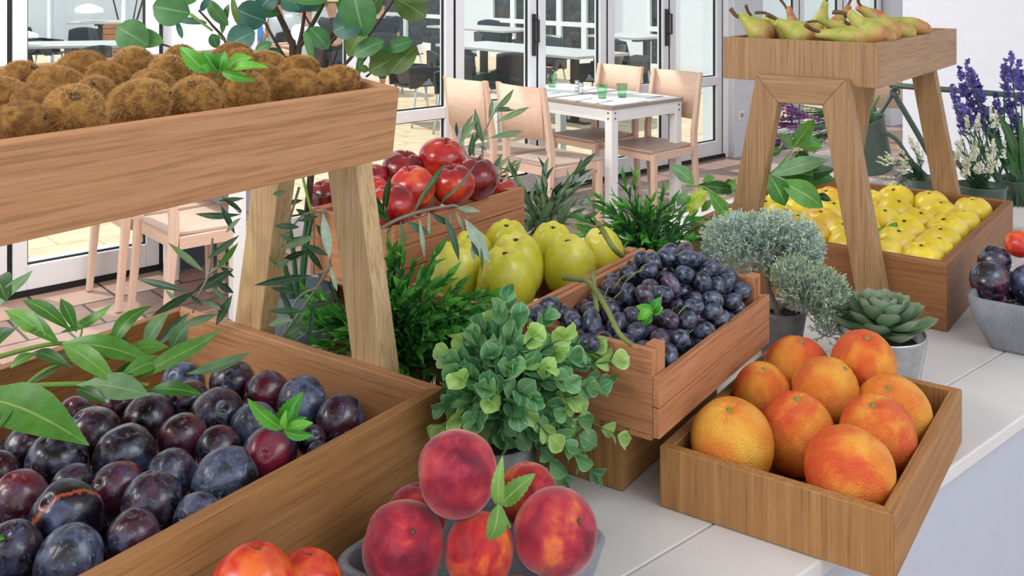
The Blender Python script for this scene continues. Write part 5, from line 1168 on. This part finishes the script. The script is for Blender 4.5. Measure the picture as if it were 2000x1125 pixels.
for px, py, lb in ((1176, 192, 'green glass tumbler in front, left of the near pair'), (1215, 190, 'green glass tumbler in front, right of the near pair'), (1045, 168, 'green glass tumbler at the back, left one behind the chair'), (1078, 170, 'green glass tumbler at the back, right one')):
    p = at(px, py, TZ+.002); tumbler(p, lb)
def shaker(p, lb, h=.075):
    r = empty('salt_shaker', p, 0, lb, 'shaker', 'salt and pepper shakers'); bm = bmesh.new(); lathe(bm, [(0, .001), (.017, .001), (.018, .005), (.016, h*.7), (0, h*.7)], 16); ob('glass_body', bm, M['clear'], r, True)
    bm = bmesh.new(); lathe(bm, [(0, .004), (.0145, .004), (.0135, h*.45), (0, h*.45)], 14); ob('salt', bm, M['paper'], r, True)
    bm = bmesh.new(); lathe(bm, [(.0165, h*.68), (.0175, h*.7), (.0165, h), (.01, h+.006), (0, h+.006)], 16); ob('cap', bm, M['steel'], r, True)
shaker(at(1127, 179, TZ+.002), 'small steel-capped shaker on the dining table, left one'); shaker(at(1135, 183, TZ+.002), 'small steel-capped salt shaker, right one and in front', .07)
def fork(p, rz, lb, kind):
    r = empty(kind, p, rz, lb, kind.replace('table_', ''), 'cutlery on the dining table'); bm = bmesh.new(); box(bm, -.10, .03, -.005, .005, .0, .003)
    if kind == 'table_fork':
        for k in range(4): box(bm, .03, .09, -.010+k*.0057, -.007+k*.0057, .0, .003)
        box(bm, .02, .035, -.011, .011, 0, .003)
    else: prism(bm, [(.03, -.006), (.10, -.009), (.11, 0), (.10, .008), (.03, .006)], None, 'z', 0, .0025)
    ob('blade' if kind == 'table_knife' else 'tines', bm, M['steel'], r)
for x, y, kd, lb in ((.12, .17, 'table_fork', 'steel fork at the near left place mat'), (.09, .34, 'table_knife', 'steel knife at the near left place mat'), (.55, .12, 'table_fork', 'steel fork at the near right place mat, by the corner'), (.58, .36, 'table_knife', 'steel knife at the near right place mat'), (.15, .72, 'table_fork', 'steel fork at the far left place mat'), (.55, .72, 'table_knife', 'steel knife at the far right place mat')):
    fork(onT(x, y, .003), WROT+rnd(-.4, .4), lb, kd)
# ------------------------------------------------------------------ terrace outside
GZ = FLOOR-.015
def outdoor_chair(x, y, rz, label):
    r = empty('terrace_chair', (x, y, GZ), rz, label, 'chair', 'black terrace armchairs')
    bm = bmesh.new(); g = []
    for i in range(9):
        t = i/8; row = []
        for j in range(9):
            s = j/8*2-1; cv = .07*s*s; row.append(bm.verts.new((-.22-.10*t+cv-.0, s*(.23-.03*t*t), .42+.40*t-(.03*s*s*t))))
        g.append(row)
    for a, b in zip(g, g[1:]):
        for k in range(8): bm.faces.new((a[k], a[k+1], b[k+1], b[k]))
    o = ob('backrest', bm, M['black_plastic'], r, True); m_ = o.modifiers.new('t', 'SOLIDIFY'); m_.thickness = .012
    bm = bmesh.new(); g = []
    for i in range(7):
        x_ = -.23+.46*i/6; g.append([bm.verts.new((x_, s*.24, .43-.02*math.cos(s*1.5)+.0)) for s in (-1, -.66, -.33, 0, .33, .66, 1)])
    for a, b in zip(g, g[1:]):
        for k in range(6): bm.faces.new((a[k], a[k+1], b[k+1], b[k]))
    o = ob('seat', bm, M['black_plastic'], r, True); m_ = o.modifiers.new('t', 'SOLIDIFY'); m_.thickness = .014
    for s in (-1, 1):
        bm = bmesh.new(); prism(bm, [(-.27, .62), (-.12, .635), (.20, .60), (.21, .57), (.12, .55), (.17, .40), (.06, .40), (-.02, .50), (-.16, .40), (-.25, .40)], None, 'y', s*.245-.014, s*.245+.014); ob('armrest', bm, M['black_plastic'], r, bev=.006)
        for fx in (-1, 1): bm = bmesh.new(); tube(bm, [(fx*.17, s*.245, .42), (fx*.24, s*.28, .002)], .013, .012, 8, 0); ob('leg', bm, M['alu'], r, True)
    return r
def outdoor_table(x, y, rz, a, b, label):
    r = empty('terrace_table', (x, y, GZ), rz, label, 'table', 'grey terrace tables')
    bm = bmesh.new(); box(bm, -a/2, a/2, -b/2, b/2, .725, .755); ob('tabletop', bm, M['table_grey'], r, bev=.004)
    for s in (-1, 1):
        bm = bmesh.new(); box(bm, s*a*.32-.035, s*a*.32+.035, -.035, .035, .02, .7245); box(bm, s*a*.32-.2, s*a*.32+.2, -.04, .04, .001, .0195); box(bm, s*a*.32-.05, s*a*.32+.05, -b*.3, b*.3, .69, .7245); ob('pedestal', bm, M['dark_metal'], r)
NR = WROT+PI/2
outdoor_table(.17, 11.2, NR+.0, 2.4, .8, 'long grey terrace table right behind the folding doors in the middle')
outdoor_table(-.45, 15.4, NR, 1.9, .8, 'grey terrace table further back, near the opposite facade')
outdoor_table(1.62, 13.5, NR, .9, .8, 'grey terrace table seen right of the dining chairs')
outdoor_table(-5.6, 11.9, WROT-.5, 2.2, .9, 'long pale terrace table behind the left end of the kiwi tray')
outdoor_table(-6.4, 17.5, WROT-.5, 2.6, .9, 'distant pale terrace table with white bundles on it, far left')
for x, y, rz, lb in ((-.98, 10.6, .55, 'left end of the long terrace table, its silver legs clear of the doors'), (-.42, 9.9, 1.0, 'near side of the long table, its back toward the doors'), (.12, 10.1, 1.2, 'near side of the long table, second from left'), (.95, 11.0, 2.6, 'right end of the long table'),
                     (-.75, 12.4, -1.2, 'far side of the long table, left'), (.35, 12.3, -2.0, 'far side of the long table, right'), (-1.6, 14.6, .4, 'far table, left end'), (.3, 14.9, 2.2, 'far table, near facade door'), (-.3, 16.3, -1.2, 'far table, behind it'), (1.35, 12.0, .9, 'table right of the dining chairs, near one'),
                     (-4.75, 10.9, 2.6, 'left table, tipped toward the window behind the kiwis'), (-5.3, 10.7, 1.6, 'left table, its near side'), (-6.0, 14.0, -.9, 'left background, between the two pale tables'), (-6.9, 14.6, .2, 'left background, beside the wooden planter'), (-4.4, 14.9, 2.6, 'beside the umbrella pole'), (-6.2, 9.6, 1.5, 'left edge, in front of the pale table')):
    outdoor_chair(x, y, rz, 'black terrace armchair, '+lb.replace(', its silver legs clear of the doors', ', nearest to the kiwi tray'))
# opposite facade, running at right angles to the folding doors
Q0 = Vector((.51, 17.9, 0)); QD = Vector((.656, -.755, 0)); qrz = math.atan2(QD.y, QD.x)
def qt(px):
    r_ = (px-1000)/F; return (r_*Q0.y-Q0.x)/(QD.x-r_*QD.y)
fw = (Q0.x, Q0.y, GZ)
sbox('wall_opposite', 'structure', M['wall'], [(qt(700), qt(1395), .1, .5, 0, 3.4)], fw, qrz)
k = 20
def glazing(px0, px1, n):
    global k
    a, b = qt(px0), qt(px1); st = (b-a)/n
    for i in range(n):
        x0, x1 = a+st*i, a+st*(i+1); r = empty('window_%d' % k, fw, qrz); r['kind'] = 'structure'; k += 1; f = .06
        bm = bmesh.new(); box(bm, x0, x0+f, .02, .095, 0, 2.6); box(bm, x1-f, x1, .02, .095, 0, 2.6); box(bm, x0+f, x1-f, .02, .095, 0, .14); box(bm, x0+f, x1-f, .02, .095, .66, .74); box(bm, x0+f, x1-f, .02, .095, 1.2, 1.23); box(bm, x0+f, x1-f, .02, .095, 2.5, 2.6); ob('window_frame', bm, M['frame'], r)
        bm = bmesh.new(); box(bm, x0+f, x1-f, .07, .085, .14, .66); box(bm, x0+f, x1-f, .07, .085, .74, 2.5); ob('dark_pane', bm, M['dark_pane'], r)
def darkpane():
    m, nt, b = newmat('dark_reflecting_pane'); v = coords(nt, (3, 3, 6), rnd=False); n = noi(nt, v, 2.2, 6, .7)
    nt.links.new(ramp(nt, n, [(.35, '#14181c'), (.55, '#30363b'), (.68, '#596064'), (.8, '#a0a6a8')]).outputs[0], b.inputs['Base Color']); b.inputs['Roughness'].default_value = .08; return m
M['dark_pane'] = darkpane()
glazing(720, 865, 2); glazing(957, 1190, 5); glazing(1262, 1300, 1)
# far left background: white wall, hedge, planter, poles, bundles
sbox('wall_far_left', 'structure', M['wall'], [(-14, -2.6, 22, 22.3, 0, 4.5)], (0, 0, GZ))
def hedge(c, rx, rz, n, mat, label, name='terrace_shrub'):
    sp = Sprig()
    for i in range(n):
        d = rv(); d.normalize(); p = Vector(c)+Vector((d.x*rx, d.y*rx*.6, d.z*rz))*rnd(.5, 1); leaf(sp.lf(mat), p, p+rv(.13), .06, rv()+Vector((0, -1, 0)), .1, .2, .5, 2)
    for i in range(5): tube(sp.st('twig'), [Vector((c[0], c[1], GZ)), Vector(c)+rv(rx*.6)], .02, .008, 5, 0)
    sp.done(name, (c[0], c[1], GZ), label, 'shrub')
hedge((-7.6, 19.5, .9), 1.1, .5, 900, 'grass_dark', 'leafy shrub in the left background above the kiwi tray')
r = empty('wooden_planter', (-7.2, 18.6, GZ), 0, 'slatted wooden planter box in the left background', 'planter'); bm = bmesh.new()
for q in range(6): box(bm, -.5, .5, -.2, .2, .02+q*.11, .12+q*.11)
ob('planter_slats', bm, wood('beech', 'x'), r); bm = bmesh.new(); box(bm, -.47, .47, -.17, .17, .6, .69); ob('soil', bm, M['soil'], r)
for px, Y, lb, rad in ((245, 12.5, 'grey umbrella pole outside, right of the pale tables', .05), (98, 17, 'grey pole in the far left background', .05)):
    p = P(px, 50, Y); r = empty('terrace_pole', (p.x, p.y, GZ), 0, lb, 'pole'); bm = bmesh.new(); lathe(bm, [(0, .001), (.2, .001), (.2, .04), (rad, .06), (rad, 3.2), (0, 3.2)], 20); ob('pole_shaft', bm, M['alu'], r, True)
def bundle(p, s, lb):
    r = empty('napkin_bundle', p, 0, lb, 'bundle'); bm = bmesh.new(); bmesh.ops.create_icosphere(bm, subdivisions=4, radius=1)
    for v in bm.verts:
        v.co = Vector((v.co.x*s*1.3, v.co.y*s, max(v.co.z, 0)*s*.8)); v.co *= 1+.35*noise.noise(v.co*3.2/s*.35)
    ob('cloth', bm, M['paper'], r, True)
q = at(178, 24, GZ+.755); bundle(P(178, 26, 17.2), .2, 'large white cloth bundle on the distant left table')
bundle(P(56, 74, 11.6), .1, 'small white cloth bundle on the pale terrace table at left')
# green plant at the left edge
sp = Sprig()
for a, b, w in (((20,84),(6,-20),7),((18,84),(36,28),12),((20,84),(14,40),10),((16,82),(2,50),10),((22,84),(30,50),9),((26,84),(34,60),8)): pleaf(sp.lf('grass'), a, b, w, 11.3)
tube(sp.st('green_stem'), [P(20, 86, 11.3), P(20, 78, 11.3)], .03, .02, 6, 0); sp.done('potted_greens', P(20, 86, 11.3), 'upright green plant on the pale terrace table at the left edge', 'plant')
# small things beyond the right doors
r = empty('red_flower_tub', tuple(P(1715, 60, 16)[:2])+(GZ,), 0, 'tub of pinkish red flowers far outside the right glass doors', 'flowers')
bm = bmesh.new(); lathe(bm, [(0, .001), (.2, .001), (.28, .75), (0, .75)], 18); ob('tub', bm, M['dark_metal'], r, True)
bm = bmesh.new()
for i in range(260): d = rv(.24)+Vector((0, 0, 1.15)); leaf(bm, d, d+rv(.1), .07, rv(), .1, .2, .5, 2)
M['red_bloom'] = leafmat('red_bloom', '#e05560', '#f08a90', '#ffc0c0', .2, .6, veins=False)
ob_raw('bloom', bm, M['red_bloom'], r)
sbox('wall_far_right', 'structure', M['wall'], [(3.2, 12, 19, 19.3, 0, 2.2)], (0, 0, GZ))
r = empty('turquoise_awning', (5.2, 17.5, GZ), 0, 'turquoise awning stripe outside behind the pears', 'awning'); M['turq'] = plain('turquoise_cloth', '#7cc8dc', .7)
bm = bmesh.new(); box(bm, -.9, .7, -.1, .1, 1.15, 1.75); ob('awning_cloth', bm, M['turq'], r); bm = bmesh.new(); box(bm, -.85, -.8, -.05, .05, .001, 1.149); box(bm, .6, .65, -.05, .05, .001, 1.149); ob('awning_posts', bm, M['alu'], r)
# ------------------------------------------------------------------ people on the terrace (blurred far behind the eucalyptus)
M['skin'] = plain('skin', '#d29a82', .5); M['navy'] = plain('navy_cloth', '#24345c', .8); M['blue_shirt'] = plain('blue_shirt', '#5b97d6', .8); M['white_shirt'] = plain('white_shirt', '#f0f0f4', .8); M['yellow_cloth'] = plain('yellow_cloth', '#e6dc8a', .8)
M['dark_cloth'] = plain('dark_cloth', '#23272f', .8); M['hair'] = plain('dark_hair', '#2a201c', .7, var=.3); M['neon'] = plain('neon_green_cloth', '#3fe0a0', .7)
def skin_obj(name, verts, edges, radii, mat, parent, root=0, sub=2):
    me = bpy.data.meshes.new(name); me.from_pydata(verts, edges, []); me.update(); o = bpy.data.objects.new(name, me); C.objects.link(o); o.parent = parent
    m_ = o.modifiers.new('skin', 'SKIN'); m_.use_smooth_shade = True
    for i, d in enumerate(me.skin_vertices[0].data): d.radius = (radii[i], radii[i]*(.85 if i < 4 else 1)); d.use_root = i == root
    s = o.modifiers.new('sub', 'SUBSURF'); s.levels = s.render_levels = sub; me.materials.append(mat); return o
def person(x, y, rz, shirt, cap, label, trousers='dark_cloth', arm=.25):
    lab_ = 'person with ' + ('the dark top' if not cap and shirt == 'dark_cloth' else 'dark clothes' if shirt == 'dark_cloth' else 'the yellow cap' if cap else 'the bare head')
    r = empty('person', (x, y, GZ), rz, label, 'person', None)
    sh = .20; V = [(0, 0, .50), (-.02, 0, .68), (-.01, 0, .88), (0, 0, .98), (.01, 0, 1.06), (.02, 0, 1.17), (.03, 0, 1.26)]; E = [(0,1),(1,2),(2,3),(3,4),(4,5),(5,6)]; R = [.13, .115, .13, .09, .05, .085, .075]
    for s in (-1, 1):
        k = len(V); V += [(0, s*sh, .95), (.06, s*(sh+.04), .70), (arm+.05, s*(sh-.03), .74), (arm+.13, s*(sh-.05), .75)]; R += [.06, .045, .035, .03]; E += [(2, k), (k, k+1), (k+1, k+2), (k+2, k+3)]
        for q, (dx, dy, dz, rr) in enumerate(((.05, .0, .02, .009), (.075, .012, .0, .009), (.08, .024, -.0, .009), (.075, .036, -.004, .009), (.065, .046, -.008, .008))):
            V.append((arm+.13+dx, s*(sh-.05)-.02+dy, .75+dz)); R.append(rr); E.append((k+3, len(V)-1))
        k = len(V); V += [(.06, s*.09, .47), (.44, s*.12, .49), (.46, s*.13, .10), (.56, s*.14, .045)]; R += [.09, .06, .045, .04]; E += [(0, k), (k, k+1), (k+1, k+2), (k+2, k+3)]
    skin_obj('body', V, E, R, M['skin'], r)
    V2 = V[:4]+[(0, -sh, .95), (.04, -sh-.03, .78), (0, sh, .95), (.04, sh+.03, .78)]; skin_obj('shirt', V2, [(0,1),(1,2),(2,3),(2,4),(4,5),(2,6),(6,7)], [.175, .165, .18, .11, .11, .085, .11, .085], M[shirt], r)
    skin_obj('trousers', [(0, 0, .50), (.06, -.09, .475), (.44, -.12, .495), (.46, -.13, .12), (.06, .09, .475), (.44, .12, .495), (.46, .13, .12)], [(0,1),(1,2),(2,3),(0,4),(4,5),(5,6)], [.145, .105, .075, .06, .105, .075, .06], M[trousers], r)
    bm = bmesh.new()
    for s in (-1, 1): bmesh.ops.create_icosphere(bm, subdivisions=2, radius=.011, matrix=Matrix.Translation((.112, s*.033, 1.20)))
    ob('eyes', bm, M['hair'], r, True)
    bm = bmesh.new(); prism(bm, [(.10, 1.20), (.135, 1.165), (.105, 1.16)], None, 'y', -.012, .012); ob('nose', bm, M['skin'], r)
    bm = bmesh.new(); box(bm, .105, .115, -.022, .022, 1.125, 1.133); ob('mouth', bm, M['neon'] if 0 else M['skin_lip'], r)
    bm = bmesh.new(); bmesh.ops.create_uvsphere(bm, u_segments=20, v_segments=12, radius=.104, matrix=Matrix.Translation((0, 0, 1.225)) @ Matrix.Diagonal((1, .92, 1.05, 1)))
    bmesh.ops.delete(bm, geom=[v for v in bm.verts if v.co.z < 1.2 and v.co.x > -.02 or v.co.z < 1.15], context='VERTS'); ob('hair', bm, M['hair'], r, True)
    if cap:
        bm = bmesh.new(); lathe(bm, [(.113, 1.235), (.112, 1.27), (.09, 1.32), (.04, 1.35), (0, 1.355)], 20); prism(bm, [(.09, -.07), (.20, -.04), (.215, 0), (.20, .04), (.09, .07)], None, 'z', 1.235, 1.243); ob('cap', bm, M[cap], r, True)
    # the seat
    outdoor_chair(x+math.cos(rz)*.1, y+math.sin(rz)*.1, rz, 'black terrace armchair under the person in the '+('blue shirt' if shirt == 'blue_shirt' else lab_))
M['skin_lip'] = plain('lip', '#a8604f', .5)
person(*P(495, 60, 11.6)[:2], .2, 'blue_shirt', 'navy', 'person in a light blue shirt and navy cap, sitting behind the eucalyptus')
person(*P(545, 60, 13.6)[:2], 2.6, 'white_shirt', None, 'person in a white shirt, bare headed, sitting opposite the blue shirt')
person(*P(600, 60, 11.2)[:2], 2.9, 'white_shirt', 'yellow_cloth', 'person in a white shirt and pale yellow cap, seen between eucalyptus stems')
person(*P(650, 60, 12.8)[:2], -2.4, 'dark_cloth', 'yellow_cloth', 'person in dark clothes with a pale cap, beyond the white shirt')
person(*P(742, 60, 13.2)[:2], 1.9, 'dark_cloth', None, 'person in a dark top, bending over beside the far chairs, right of the leaves')
